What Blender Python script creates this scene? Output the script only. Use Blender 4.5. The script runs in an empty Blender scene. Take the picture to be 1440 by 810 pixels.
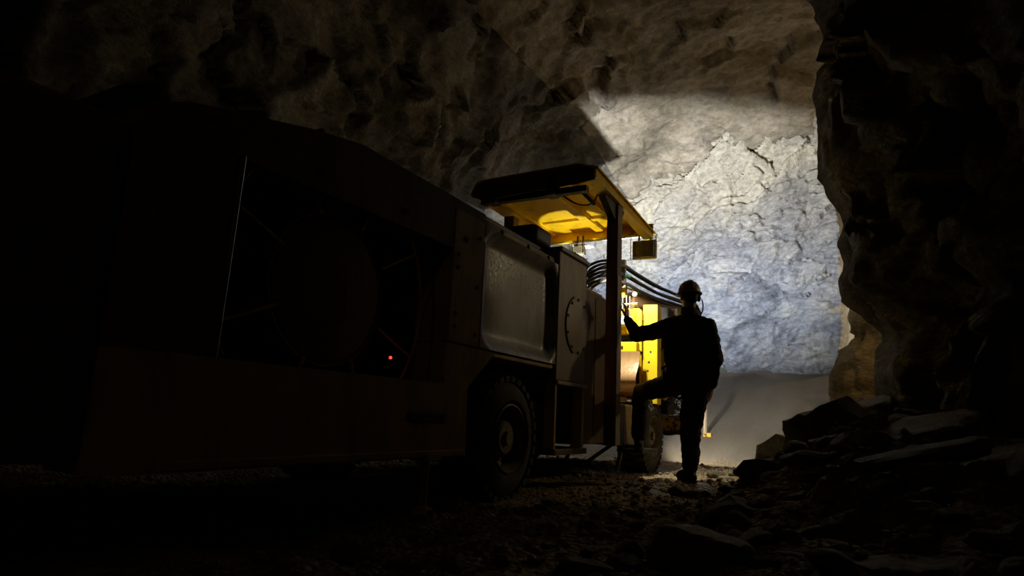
import bpy, bmesh, math, random
import numpy as np
from mathutils import Vector, Matrix, Euler

C = bpy.context.scene.collection
SC = bpy.context.scene
PI = math.pi

# ------------------------------------------------------------------ camera
# world: +Y along the drift (the way the drill rig points), +X right, +Z up
CAM_R = Matrix(((0.878, 0.053, 0.477), (0.477, -0.193, -0.857), (0.047, 0.980, -0.195)))
cam_data = bpy.data.cameras.new('camera')
cam_data.sensor_width = 36.0
cam_data.lens = 900.0 / 1440.0 * 36.0
cam_data.clip_start = 0.02
cam_data.clip_end = 200
cam = bpy.data.objects.new('camera', cam_data)
C.objects.link(cam)
_c0 = Vector(CAM_R.col[0]).normalized()
_c2 = Vector(CAM_R.col[2])
_c2 = (_c2 - _c0 * _c2.dot(_c0)).normalized()
_c1 = _c2.cross(_c0)
M4 = Matrix((_c0, _c1, _c2)).transposed().to_4x4()
M4.translation = Vector((0, 0, 0.5))
cam.matrix_world = M4
SC.camera = cam

# ------------------------------------------------------------------ world, exposure
w = bpy.data.worlds.new('underground')
w.use_nodes = True
w.node_tree.nodes['Background'].inputs[0].default_value = (0.0, 0.0, 0.0, 1)
w.node_tree.nodes['Background'].inputs[1].default_value = 0.0
SC.world = w
SC.view_settings.view_transform = 'Standard'
SC.view_settings.look = 'None'
SC.view_settings.gamma = 1.0
SC.view_settings.use_curve_mapping = False
SC.view_settings.exposure = 0.3
SC.cycles.max_bounces = 10
SC.cycles.diffuse_bounces = 7
SC.cycles.use_denoising = True
SC.cycles.caustics_reflective = False
SC.cycles.sample_clamp_indirect = 4.0

# ------------------------------------------------------------------ lamps of the place plus one added fill lamp (their housings are built with the rig / drift)
def area(name, loc, direction, sx, sy, power, col, spread=PI, parent=None):
    d = bpy.data.lights.new(name, 'AREA')
    d.shape = 'RECTANGLE'; d.size = sx; d.size_y = sy
    d.energy = power; d.color = col; d.spread = spread
    o = bpy.data.objects.new(name, d); C.objects.link(o)
    o.location = loc
    o.rotation_euler = Vector(direction).to_track_quat('-Z', 'Y').to_euler()
    return o

def spot(name, loc, direction, power, col, angle, blend=0.15, radius=0.03):
    d = bpy.data.lights.new(name, 'SPOT')
    d.energy = power; d.color = col; d.spot_size = angle; d.spot_blend = blend
    d.shadow_soft_size = radius
    o = bpy.data.objects.new(name, d); C.objects.link(o)
    o.location = loc
    o.rotation_euler = Vector(direction).to_track_quat('-Z', 'Y').to_euler()
    return o

def point(name, loc, power, col, radius=0.06):
    d = bpy.data.lights.new(name, 'POINT')
    d.energy = power; d.color = col; d.shadow_soft_size = radius
    o = bpy.data.objects.new(name, d); C.objects.link(o); o.location = loc
    return o

COOL = (0.86, 0.92, 1.0)
WARM = (1.0, 0.76, 0.42)
VIS_F = (-0.013, 0.088); VIS_L = 0.1725            # how far the right lamp's visor reaches forward (left end, right end); edge of the added shadow flap
FLOOD = Vector((-2.18, 7.14, 2.47))           # right floodlight under the canopy front
area('floodlight_beam_right', FLOOD, (-0.26, 1, 0.56), 0.012, 0.012, 225, COOL, math.radians(100))
FLOOD2 = Vector((-2.95, 7.02, 2.49))          # left, smaller
area('floodlight_beam_left', FLOOD2, (-0.1, 1, 0.3), 0.10, 0.08, 22, COOL, math.radians(140))
spot('cab_lamp_beam', (-2.36, 6.62, 2.30), (0.02, 0.70, -1.0), 170, (1.0, 0.96, 0.84), math.radians(84), 0.5, 0.04)
spot('uplight_beam', (-2.95, 6.75, 1.98), (0.0, 0.0, 1), 26, (1.0, 0.9, 0.6), math.radians(56), 0.12, 0.02)
spot('headlight_beam', (-2.42, 8.40, 0.78), (0.36, 1, -0.42), 130, (1.0, 0.93, 0.80), math.radians(64), 0.6, 0.04)
point('side_drift_lamp_light', (1.5, 13.6, 2.6), 150, WARM, 0.08)
point('cross_cut_lamp_light', (1.7, 8.9, 3.0), 65, (1.0, 0.78, 0.46), 0.10)
point('fill_lamp_light', (-0.7, -2.6, 3.4), 3, (1.0, 0.72, 0.42), 0.10)   # fill lamp added behind the camera to lift the dark side

# ------------------------------------------------------------------ numpy noise
def h3(i, j, k, seed=0):
    n = (i.astype(np.int64) * 374761393 + j.astype(np.int64) * 668265263 + k.astype(np.int64) * 2147483647 + seed * 974634547) & 0xFFFFFFFF
    n = ((n ^ (n >> 13)) * 1274126177) & 0xFFFFFFFF
    n = ((n ^ (n >> 16)) * 2246822519) & 0xFFFFFFFF
    return ((n ^ (n >> 15)) & 0xFFFFFF) / float(0x1000000)

def vnoise(P, seed=0):
    F = np.floor(P); f = P - F; f = f * f * (3 - 2 * f)
    i, j, k = F[:, 0], F[:, 1], F[:, 2]
    r = 0
    for a in (0, 1):
        for b in (0, 1):
            for c in (0, 1):
                wgt = (f[:, 0] if a else 1 - f[:, 0]) * (f[:, 1] if b else 1 - f[:, 1]) * (f[:, 2] if c else 1 - f[:, 2])
                r = r + wgt * h3(i + a, j + b, k + c, seed)
    return r * 2 - 1

def fbm(P, octaves=4, seed=0, gain=0.5):
    r = 0; a = 1.0; q = P.copy()
    for o in range(octaves):
        r = r + a * vnoise(q, seed + o * 17); a *= gain; q = q * 2.03 + 11.3
    return r

def facet(P, seed=0, tilt=1.0):
    """broken-rock relief: every cell of a jittered grid is a tilted plane"""
    F = np.floor(P)
    best = np.full(len(P), 1e9); val = np.zeros(len(P))
    for a in (-1, 0, 1):
        for b in (-1, 0, 1):
            for c in (-1, 0, 1):
                i, j, k = F[:, 0] + a, F[:, 1] + b, F[:, 2] + c
                cx = i + h3(i, j, k, seed + 1); cy = j + h3(i, j, k, seed + 2); cz = k + h3(i, j, k, seed + 3)
                dx, dy, dz = P[:, 0] - cx, P[:, 1] - cy, P[:, 2] - cz
                d = dx * dx + dy * dy + dz * dz
                v = (dx * (h3(i, j, k, seed + 4) * 2 - 1) + dy * (h3(i, j, k, seed + 5) * 2 - 1) + dz * (h3(i, j, k, seed + 6) * 2 - 1)) * tilt + h3(i, j, k, seed + 7) * 0.8 - 0.4
                m = d < best
                best = np.where(m, d, best); val = np.where(m, v, val)
    return val

def sstep(a, b, x):
    t = np.clip((x - a) / (b - a), 0, 1)
    return t * t * (3 - 2 * t)

def rock_relief(P, seed=0, big=0.30, mid=0.13, fine=0.035):
    s = np.array([1.0, 1.0, 1.0])
    warp = P + 0.25 * np.stack([vnoise(P * 1.7, 5), vnoise(P * 1.7, 6), vnoise(P * 1.7, 7)], 1)
    r = big * fbm(P * 0.45, 3, seed)
    r = r + mid * facet(warp * 1.15 * s, seed + 31)
    r = r + mid * 0.45 * facet(warp * np.array([2.6, 2.6, 3.4]), seed + 57)
    r = r + fine * fbm(P * 5.0, 4, seed + 91)
    return r

# ------------------------------------------------------------------ materials
def nmat(name):
    m = bpy.data.materials.new(name); m.use_nodes = True
    nt = m.node_tree
    return m, nt, nt.nodes['Principled BSDF']

def L(nt, a, ao, b, bi):
    nt.links.new(a.outputs[ao], b.inputs[bi])

def noise_node(nt, scale, detail=5, rough=0.55, coord='Object', stretch=None):
    tc = nt.nodes.new('ShaderNodeTexCoord')
    n = nt.nodes.new('ShaderNodeTexNoise')
    n.inputs['Scale'].default_value = scale; n.inputs['Detail'].default_value = detail; n.inputs['Roughness'].default_value = rough
    if stretch:
        mp = nt.nodes.new('ShaderNodeMapping'); mp.inputs['Scale'].default_value = stretch
        L(nt, tc, coord, mp, 'Vector'); L(nt, mp, 'Vector', n, 'Vector')
    else:
        L(nt, tc, coord, n, 'Vector')
    return n

def ramp(nt, stops):
    r = nt.nodes.new('ShaderNodeValToRGB')
    e = r.color_ramp.elements
    while len(e) > 1: e.remove(e[-1])
    for i, (p, c) in enumerate(stops):
        if i == 0: e[0].position = p
        else: e.new(p)
        e[i].color = (*c, 1) if len(c) == 3 else c
    return r

def mixc(nt, blend='MIX', fac=0.5):
    m = nt.nodes.new('ShaderNodeMix'); m.data_type = 'RGBA'; m.blend_type = blend
    m.inputs[0].default_value = fac
    return m                                                   # inputs 6, 7; output 2

def bump(nt, bsdf, srcs):
    prev = None
    for node, out, strength, dist in srcs:
        b = nt.nodes.new('ShaderNodeBump'); b.inputs['Strength'].default_value = strength; b.inputs['Distance'].default_value = dist
        L(nt, node, out, b, 'Height')
        if prev: L(nt, prev, 'Normal', b, 'Normal')
        prev = b
    L(nt, prev, 'Normal', bsdf, 'Normal')

def rock_mat(name, c1, c2, c3, rough=0.85, bumpd=0.03, scale=1.0, zmix=None, spec=0.3, patch=0.0):
    m, nt, b = nmat(name)
    n1 = noise_node(nt, 0.9 * scale, 6, 0.6)
    r1 = ramp(nt, [(0.36, c1), (0.50, c2), (0.62, c3)])
    L(nt, n1, 'Fac', r1, 'Fac')
    n2 = noise_node(nt, 9 * scale, 8, 0.65, stretch=(1, 1, 1.8))
    r2 = ramp(nt, [(0.3, (0.55, 0.55, 0.55)), (0.7, (1.25, 1.25, 1.25))])
    L(nt, n2, 'Fac', r2, 'Fac')
    mx = mixc(nt, 'MULTIPLY', 1.0)
    if zmix:                                                   # dusty spray on the crown of the drift
        tc = nt.nodes.new('ShaderNodeTexCoord'); sp = nt.nodes.new('ShaderNodeSeparateXYZ')
        L(nt, tc, 'Object', sp, 0)
        ad = nt.nodes.new('ShaderNodeMath'); ad.operation = 'MULTIPLY_ADD'
        L(nt, n1, 'Fac', ad, 0); ad.inputs[1].default_value = 3.0; L(nt, sp, 'Z', ad, 2)
        mr = nt.nodes.new('ShaderNodeMapRange'); mr.inputs[1].default_value = zmix[0]; mr.inputs[2].default_value = zmix[1]
        L(nt, ad, 0, mr, 0)
        m2 = mixc(nt); L(nt, mr, 0, m2, 0); L(nt, r1, 'Color', m2, 6); m2.inputs[7].default_value = (*zmix[2], 1)
        L(nt, m2, 2, mx, 6)
    else:
        L(nt, r1, 'Color', mx, 6)
    L(nt, r2, 'Color', mx, 7)
    # dark seams
    v = nt.nodes.new('ShaderNodeTexVoronoi'); v.feature = 'DISTANCE_TO_EDGE'; v.inputs['Scale'].default_value = 1.4 * scale
    n3 = noise_node(nt, 2.2 * scale, 5, 0.6)
    tc2 = nt.nodes.new('ShaderNodeTexCoord'); va = nt.nodes.new('ShaderNodeVectorMath'); va.operation = 'MULTIPLY_ADD'
    L(nt, n3, 'Color', va, 0); va.inputs[1].default_value = (0.9, 0.9, 0.9); L(nt, tc2, 'Object', va, 2)
    L(nt, va, 0, v, 'Vector')
    r3 = ramp(nt, [(0.0, (0.45, 0.45, 0.45)), (0.02, (1, 1, 1))])
    L(nt, v, 'Distance', r3, 'Fac')
    src = mx
    if patch:                                                  # each broken face of the rock has a tone of its own
        tp = nt.nodes.new('ShaderNodeTexCoord'); mp = nt.nodes.new('ShaderNodeMapping'); mp.inputs['Rotation'].default_value = (0, 0.55, 0); mp.inputs['Scale'].default_value = (1.3, 1.3, 2.6)
        nw = noise_node(nt, 1.6, 4, 0.6); vm = nt.nodes.new('ShaderNodeVectorMath'); vm.operation = 'MULTIPLY_ADD'
        L(nt, nw, 'Color', vm, 0); vm.inputs[1].default_value = (0.7, 0.7, 0.7); L(nt, tp, 'Object', vm, 2); L(nt, vm, 0, mp, 'Vector')
        vc = nt.nodes.new('ShaderNodeTexVoronoi'); vc.inputs['Scale'].default_value = 1.0; L(nt, mp, 'Vector', vc, 'Vector')
        bw = nt.nodes.new('ShaderNodeSeparateXYZ'); L(nt, vc, 'Color', bw, 0)
        rp = ramp(nt, [(0.1, (0.62, 0.62, 0.64)), (0.6, (1, 1, 1)), (0.95, (1.3, 1.28, 1.22))]); L(nt, bw, 'X', rp, 'Fac')
        mp3 = mixc(nt, 'MULTIPLY', patch); L(nt, mx, 2, mp3, 6); L(nt, rp, 'Color', mp3, 7); src = mp3
    mx2 = mixc(nt, 'MULTIPLY', 0.3); L(nt, src, 2, mx2, 6); L(nt, r3, 'Color', mx2, 7)
    L(nt, mx2, 2, b, 'Base Color')
    b.inputs['Roughness'].default_value = rough
    b.inputs['Specular IOR Level'].default_value = spec
    bump(nt, b, [(n2, 'Fac', 1.0, bumpd * 1.3)])
    return m

def metal_mat(name, base, dirt, rough=0.5, dirt_amt=(0.42, 0.62), scale=6.0, metallic=0.0, bumpd=0.002, streak=True):
    m, nt, b = nmat(name)
    n1 = noise_node(nt, scale, 6, 0.65, stretch=(1, 1, 0.35) if streak else None)
    r1 = ramp(nt, [(dirt_amt[0], base), (dirt_amt[1], dirt)])
    L(nt, n1, 'Fac', r1, 'Fac'); L(nt, r1, 'Color', b, 'Base Color')
    n2 = noise_node(nt, scale * 9, 4, 0.6)
    r2 = ramp(nt, [(0.3, (rough - 0.12,) * 3), (0.7, (rough + 0.18,) * 3)])
    L(nt, n2, 'Fac', r2, 'Fac'); L(nt, r2, 'Color', b, 'Roughness')
    b.inputs['Metallic'].default_value = metallic
    bump(nt, b, [(n2, 'Fac', 0.4, bumpd)])
    return m

def plain(name, col, rough=0.6, metallic=0.0, emit=None, est=1.0, scale=20, var=0.25):
    m, nt, b = nmat(name)
    n1 = noise_node(nt, scale, 4)
    lo = tuple(c * (1 - var) for c in col); hi = tuple(min(1, c * (1 + var)) for c in col)
    r1 = ramp(nt, [(0.3, lo), (0.7, hi)]); L(nt, n1, 'Fac', r1, 'Fac'); L(nt, r1, 'Color', b, 'Base Color')
    b.inputs['Roughness'].default_value = rough; b.inputs['Metallic'].default_value = metallic
    if emit:
        b.inputs['Emission Color'].default_value = (*emit, 1); b.inputs['Emission Strength'].default_value = est
    return m

MT = {}
MT['rock_back'] = rock_mat('blue_grey_quartzite', (0.20, 0.215, 0.26), (0.34, 0.355, 0.40), (0.50, 0.495, 0.48), 0.7, 0.04, 1.0, zmix=(4.4, 6.6, (0.42, 0.37, 0.28)), patch=0.5)
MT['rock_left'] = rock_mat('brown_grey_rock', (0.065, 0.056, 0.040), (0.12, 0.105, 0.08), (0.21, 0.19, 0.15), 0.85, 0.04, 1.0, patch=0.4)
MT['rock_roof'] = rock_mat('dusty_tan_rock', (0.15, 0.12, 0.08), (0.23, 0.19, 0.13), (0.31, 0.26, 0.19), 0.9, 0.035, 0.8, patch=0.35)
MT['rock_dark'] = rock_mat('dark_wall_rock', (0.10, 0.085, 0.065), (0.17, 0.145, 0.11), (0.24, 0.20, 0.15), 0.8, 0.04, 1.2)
MT['rock_tan'] = rock_mat('tan_ochre_rock', (0.13, 0.08, 0.022), (0.20, 0.13, 0.045), (0.30, 0.21, 0.09), 0.9, 0.03, 1.5)
MT['rubble'] = rock_mat('broken_grey_rock', (0.20, 0.145, 0.075), (0.32, 0.24, 0.13), (0.44, 0.35, 0.21), 0.7, 0.02, 3.0, spec=0.5)
MT['yellow'] = metal_mat('yellow_machine_paint', (0.84, 0.58, 0.010), (0.46, 0.27, 0.02), 0.42, (0.52, 0.78))
MT['yellow_dusty'] = metal_mat('dusty_yellow_paint', (0.62, 0.40, 0.10), (0.36, 0.25, 0.10), 0.5, (0.40, 0.62))
MT['rusty_yellow'] = metal_mat('scratched_rusty_yellow_paint', (0.90, 0.58, 0.04), (0.16, 0.08, 0.03), 0.6, (0.50, 0.56), 16, streak=False)
MT['brown_paint'] = metal_mat('dirty_dark_paint', (0.22, 0.125, 0.045), (0.11, 0.07, 0.036), 0.55, (0.4, 0.65))
MT['grey_tank'] = metal_mat('scuffed_grey_sheet', (0.27, 0.25, 0.22), (0.46, 0.45, 0.44), 0.36, (0.42, 0.60), 5)
MT['grey_panel'] = metal_mat('dusty_grey_brown_sheet', (0.44, 0.36, 0.24), (0.34, 0.27, 0.18), 0.45, (0.42, 0.6), 5)
MT['black_steel'] = plain('blackened_steel', (0.028, 0.025, 0.022), 0.55)
MT['dark_inside'] = plain('dark_interior_steel', (0.02, 0.017, 0.014), 0.8)
MT['steel'] = plain('bare_steel', (0.45, 0.45, 0.45), 0.35, 0.9)
MT['rusty'] = metal_mat('rusty_disc_steel', (0.22, 0.10, 0.05), (0.13, 0.065, 0.035), 0.55, (0.4, 0.6), 8)
MT['rubber'] = plain('muddy_rubber', (0.055, 0.048, 0.038), 0.85, scale=12, var=0.5)
MT['rim'] = metal_mat('muddy_rim', (0.22, 0.17, 0.10), (0.10, 0.08, 0.055), 0.5, (0.42, 0.6), 12, streak=False)
MT['hose'] = plain('black_hydraulic_hose', (0.045, 0.042, 0.043), 0.55)
MT['copper'] = metal_mat('tan_glossy_guard', (0.42, 0.25, 0.10), (0.30, 0.17, 0.08), 0.22, (0.4, 0.7), 4)
MT['fin'] = plain('grey_cast_aluminium', (0.5, 0.5, 0.52), 0.5)
MT['lens'] = plain('lit_lamp_lens', (0.9, 0.9, 0.9), 0.3, 0, (0.9, 0.95, 1.0), 12)
MT['led'] = plain('red_indicator', (0.6, 0.01, 0.01), 0.3, 0, (1.0, 0.03, 0.02), 3.0)
MT['cloth'] = plain('dark_work_cloth', (0.05, 0.038, 0.028), 0.95, scale=40)
MT['helmet'] = plain('scuffed_tan_helmet', (0.36, 0.27, 0.15), 0.45, scale=30)
MT['skin'] = plain('skin', (0.45, 0.25, 0.15), 0.55, scale=40, var=0.1)
MT['hair'] = plain('dark_hair', (0.03, 0.02, 0.015), 0.7)
MT['leather'] = plain('black_leather', (0.022, 0.018, 0.015), 0.6)
MT['white'] = plain('pale_plastic', (0.75, 0.78, 0.75), 0.4)
MT['green'] = plain('green_sleeve', (0.25, 0.75, 0.50), 0.5)
MT['eye'] = plain('eye_white', (0.8, 0.78, 0.74), 0.2)
MT['pale_pole'] = plain('pale_weathered_pole', (0.50, 0.45, 0.38), 0.6)

# floor: muddy gravel that turns into a smooth pale mud ramp at the far end, wet here and there
def floor_mat():
    m, nt, b = nmat('wet_mud_and_gravel')
    tc = nt.nodes.new('ShaderNodeTexCoord'); sp = nt.nodes.new('ShaderNodeSeparateXYZ'); L(nt, tc, 'Object', sp, 0)
    n1 = noise_node(nt, 1.6, 8, 0.65)
    mud = ramp(nt, [(0.35, (0.18, 0.125, 0.052)), (0.52, (0.30, 0.215, 0.10)), (0.66, (0.42, 0.315, 0.165))]); L(nt, n1, 'Fac', mud, 'Fac')
    n2 = noise_node(nt, 1.1, 6, 0.6, stretch=(1.6, 0.5, 0.5))
    pale = ramp(nt, [(0.35, (0.13, 0.112, 0.085)), (0.65, (0.19, 0.168, 0.13))]); L(nt, n2, 'Fac', pale, 'Fac')
    ad = nt.nodes.new('ShaderNodeMath'); ad.operation = 'MULTIPLY_ADD'; L(nt, n1, 'Fac', ad, 0); ad.inputs[1].default_value = 1.2; L(nt, sp, 'Y', ad, 2)
    mr = nt.nodes.new('ShaderNodeMapRange'); mr.inputs[1].default_value = 9.6; mr.inputs[2].default_value = 10.2; L(nt, ad, 0, mr, 0)
    mx = mixc(nt); L(nt, mr, 0, mx, 0); L(nt, mud, 'Color', mx, 6); L(nt, pale, 'Color', mx, 7)
    L(nt, mx, 2, b, 'Base Color')
    n3 = noise_node(nt, 0.8, 4, 0.5)
    wet = ramp(nt, [(0.40, (0.28,) * 3), (0.55, (0.85,) * 3)])
    wx = nt.nodes.new('ShaderNodeMapRange'); wx.inputs[1].default_value = -1.3; wx.inputs[2].default_value = -0.7; wx.inputs[3].default_value = 0.0; wx.inputs[4].default_value = 0.5; L(nt, sp, 'X', wx, 0)
    wa = nt.nodes.new('ShaderNodeMath'); wa.operation = 'ADD'; L(nt, n3, 'Fac', wa, 0); L(nt, wx, 0, wa, 1); L(nt, wa, 0, wet, 'Fac')
    mx2 = mixc(nt); L(nt, mr, 0, mx2, 0); L(nt, wet, 'Color', mx2, 6); mx2.inputs[7].default_value = (0.55, 0.55, 0.55, 1)
    L(nt, mx2, 2, b, 'Roughness')
    n4 = noise_node(nt, 28, 6, 0.7)
    st = nt.nodes.new('ShaderNodeMapRange'); st.inputs[3].default_value = 1.0; st.inputs[4].default_value = 0.12; L(nt, mr, 0, st, 0)
    bp = nt.nodes.new('ShaderNodeBump'); bp.inputs['Distance'].default_value = 0.02
    L(nt, st, 0, bp, 'Strength'); L(nt, n4, 'Fac', bp, 'Height'); vo = nt.nodes.new('ShaderNodeTexVoronoi'); vo.inputs['Scale'].default_value = 30; L(nt, tc, 'Object', vo, 'Vector')
    b2 = nt.nodes.new('ShaderNodeBump'); b2.inputs['Distance'].default_value = 0.03; b2.invert = True
    L(nt, st, 0, b2, 'Strength'); L(nt, vo, 'Distance', b2, 'Height'); L(nt, bp, 'Normal', b2, 'Normal')
    L(nt, b2, 'Normal', b, 'Normal')
    return m
MT['floor'] = floor_mat()

# ------------------------------------------------------------------ object helpers
def setp(o, label=None, cat=None, group=None, kind=None):
    if label: o['label'] = label
    if cat: o['category'] = cat
    if group: o['group'] = group
    if kind: o['kind'] = kind
    return o

def empty(name, loc, label, cat, group=None):
    o = bpy.data.objects.new(name, None); C.objects.link(o)
    o.location = loc; o.empty_display_size = 0.1
    return setp(o, label, cat, group)

def root_of(o):
    while o.parent: o = o.parent
    return o

class MB:
    """collects vertices and faces in world coordinates, becomes ONE mesh object"""
    def __init__(s): s.bm = bmesh.new()
    def box(s, x0, x1, y0, y1, z0, z1, bev=0.0, seg=2, rot=None):
        r = bmesh.ops.create_cube(s.bm, size=1.0)
        vs = r['verts']
        c = Vector(((x0 + x1) / 2, (y0 + y1) / 2, (z0 + z1) / 2))
        for v in vs:
            p = Vector((v.co.x * (x1 - x0), v.co.y * (y1 - y0), v.co.z * (z1 - z0)))
            if rot: p.rotate(rot)
            v.co = p + c
        if bev > 0:
            es = list({e for v in vs for e in v.link_edges})
            bmesh.ops.bevel(s.bm, geom=es, offset=bev, segments=seg, profile=0.5, affect='EDGES')
        return s
    def prism(s, poly, x0, x1, axis='x'):
        """poly in (y,z) extruded along x, or (x,z) along y"""
        def P(t, a, b): return (t, a, b) if axis == 'x' else (a, t, b)
        A = [s.bm.verts.new(P(x0, a, b)) for a, b in poly]; B = [s.bm.verts.new(P(x1, a, b)) for a, b in poly]
        n = len(poly)
        s.bm.faces.new(A); s.bm.faces.new(B[::-1])
        for i in range(n): s.bm.faces.new((A[i], B[i], B[(i + 1) % n], A[(i + 1) % n]))
        return s
    def tube(s, pts, r, n=8, cap=True):
        pts = [Vector(p) for p in pts]; rings = []
        rr = r if isinstance(r, (list, tuple)) else [r] * len(pts)
        up = None
        for i, p in enumerate(pts):
            t = (pts[min(i + 1, len(pts) - 1)] - pts[max(i - 1, 0)]).normalized()
            if up is None:
                up = Vector((0, 0, 1)) if abs(t.z) < 0.9 else Vector((1, 0, 0))
            a = (up - t * up.dot(t)).normalized(); b = t.cross(a); up = a
            rings.append([s.bm.verts.new(p + (a * math.cos(2 * PI * k / n) + b * math.sin(2 * PI * k / n)) * rr[i]) for k in range(n)])
        for A, B in zip(rings, rings[1:]):
            for k in range(n): s.bm.faces.new((A[k], A[(k + 1) % n], B[(k + 1) % n], B[k]))
        if cap: s.bm.faces.new(rings[0][::-1]); s.bm.faces.new(rings[-1])
        return s
    def lathe(s, o, axis, prof, n=32, close=True):
        """prof: (distance along axis, radius)"""
        o = Vector(o); ax = Vector(axis).normalized()
        a = ax.orthogonal().normalized(); b = ax.cross(a); rings = []
        for d, r in prof:
            if r < 1e-5: rings.append([s.bm.verts.new(o + ax * d)])
            else: rings.append([s.bm.verts.new(o + ax * d + (a * math.cos(2 * PI * k / n) + b * math.sin(2 * PI * k / n)) * r) for k in range(n)])
        for A, B in zip(rings, rings[1:]):
            for k in range(n):
                if len(A) == 1 and len(B) == 1: continue
                if len(A) == 1: s.bm.faces.new((A[0], B[(k + 1) % n], B[k]))
                elif len(B) == 1: s.bm.faces.new((A[k], A[(k + 1) % n], B[0]))
                else: s.bm.faces.new((A[k], A[(k + 1) % n], B[(k + 1) % n], B[k]))
        if close:
            if len(rings[0]) > 1: s.bm.faces.new(rings[0][::-1])
            if len(rings[-1]) > 1: s.bm.faces.new(rings[-1])
        return s
    def ellipsoid(s, c, rx, ry, rz, rot=None, u=20, v=12):
        r = bmesh.ops.create_uvsphere(s.bm, u_segments=u, v_segments=v, radius=1.0)
        for q in r['verts']:
            p = Vector((q.co.x * rx, q.co.y * ry, q.co.z * rz))
            if rot: p.rotate(rot)
            q.co = p + Vector(c)
        return s
    def capsule(s, p0, p1, r0, r1, n=14):
        p0, p1 = Vector(p0), Vector(p1); d = (p1 - p0); ln = d.length
        prof = [(-r0, 0)] + [(-r0 * math.cos(t), r0 * math.sin(t)) for t in (0.5, 1.05)] + [(0, r0), (ln, r1)] + [(ln + r1 * math.sin(t), r1 * math.cos(t)) for t in (0.5, 1.05)] + [(ln + r1, 0)]
        return s.lathe(p0, d, prof, n)
    def build(s, name, mat, parent=None, smooth=False, off=None, **props):
        if off is None:
            off = root_of(parent).location if parent else Vector((0, 0, 0))
        bmesh.ops.recalc_face_normals(s.bm, faces=s.bm.faces[:])
        for v in s.bm.verts: v.co -= Vector(off)
        me = bpy.data.meshes.new(name); s.bm.to_mesh(me); s.bm.free()
        me.materials.append(MT[mat] if isinstance(mat, str) else mat)
        if smooth:
            me.shade_smooth()
            if smooth == 'auto':
                me.set_sharp_from_angle(angle=math.radians(35))
        o = bpy.data.objects.new(name, me); C.objects.link(o)
        if parent: o.parent = parent
        else: o.location = off
        return setp(o, **props)

def grid_mesh(name, P, nu, nv, mat, smooth=True, kind='structure'):
    """P: (nu*nv,3) array, v fastest"""
    idx = np.arange(nu * nv).reshape(nu, nv)
    q = np.stack([idx[:-1, :-1], idx[1:, :-1], idx[1:, 1:], idx[:-1, 1:]], -1).reshape(-1, 4)
    me = bpy.data.meshes.new(name)
    me.vertices.add(len(P)); me.vertices.foreach_set('co', P.astype(np.float32).ravel())
    me.loops.add(q.size); me.loops.foreach_set('vertex_index', q.astype(np.int32).ravel())
    me.polygons.add(len(q)); me.polygons.foreach_set('loop_start', (np.arange(len(q)) * 4).astype(np.int32))
    me.polygons.foreach_set('loop_total', np.full(len(q), 4, np.int32))
    me.update(); me.validate()
    me.materials.append(MT[mat])
    if smooth: me.shade_smooth()
    o = bpy.data.objects.new(name, me); C.objects.link(o)
    if kind: o['kind'] = kind
    return o

def catmull(pts, n):
    pts = [np.array(p, float) for p in pts]
    P = [2 * pts[0] - pts[1]] + pts + [2 * pts[-1] - pts[-2]]
    out = []
    for i in range(1, len(P) - 2):
        for k in range(n):
            t = k / n
            out.append(0.5 * (2 * P[i] + (P[i + 1] - P[i - 1]) * t + (2 * P[i - 1] - 5 * P[i] + 4 * P[i + 1] - P[i + 2]) * t * t + (3 * P[i] - P[i - 1] - 3 * P[i + 1] + P[i + 2]) * t ** 3))
    out.append(pts[-1])
    return np.array(out)

def resample(line, step):
    seg = np.linalg.norm(np.diff(line, axis=0), axis=1); s = np.concatenate([[0], np.cumsum(seg)])
    n = max(2, int(s[-1] / step)); t = np.linspace(0, s[-1], n)
    return np.stack([np.interp(t, s, line[:, k]) for k in range(line.shape[1])], 1)

# ================================================================== SETTING
PROFILE = resample(catmull([(-5.5, -0.5), (-5.75, 0.8), (-5.75, 2.2), (-5.5, 3.6), (-5.0, 4.8), (-4.1, 5.7), (-2.6, 6.25), (-0.6, 6.4), (1.6, 6.2), (3.6, 5.8), (5.5, 5.4)], 14), 0.055)
def shell(sel, name, mat, seed_y=(-4.5, 13.4)):
    pr = PROFILE[sel]
    ys = np.concatenate([np.arange(seed_y[0], 0.5, 0.16), np.arange(0.5, seed_y[1], 0.055)])
    nrm = np.gradient(pr, axis=0); nrm = np.stack([-nrm[:, 1], nrm[:, 0]], 1); nrm /= np.linalg.norm(nrm, axis=1)[:, None]
    Y, I = np.meshgrid(ys, np.arange(len(pr)), indexing='ij')
    x = pr[I, 0].ravel(); z = pr[I, 1].ravel(); y = Y.ravel()
    k = 1 - 0.10 * sstep(9.0, 13.0, y)
    z = z * k
    P = np.stack([x, y, z], 1)
    rel = 1 - 0.5 * sstep(-5.2, -3.0, pr[I, 0].ravel())           # the roof is smoother than the side
    d = rock_relief(P, 3, 0.30, 0.22, 0.04) * rel
    P[:, 0] += nrm[I.ravel(), 0] * d; P[:, 2] += nrm[I.ravel(), 1] * d
    return grid_mesh(name, P, len(ys), len(pr), mat)
split = int(np.argmax(PROFILE[:, 0] > -4.2))
split = max(split, int(np.argmax(PROFILE[:, 1] > 5.6)))
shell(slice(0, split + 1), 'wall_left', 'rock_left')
shell(slice(split, len(PROFILE)), 'ceiling', 'rock_roof')

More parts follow.
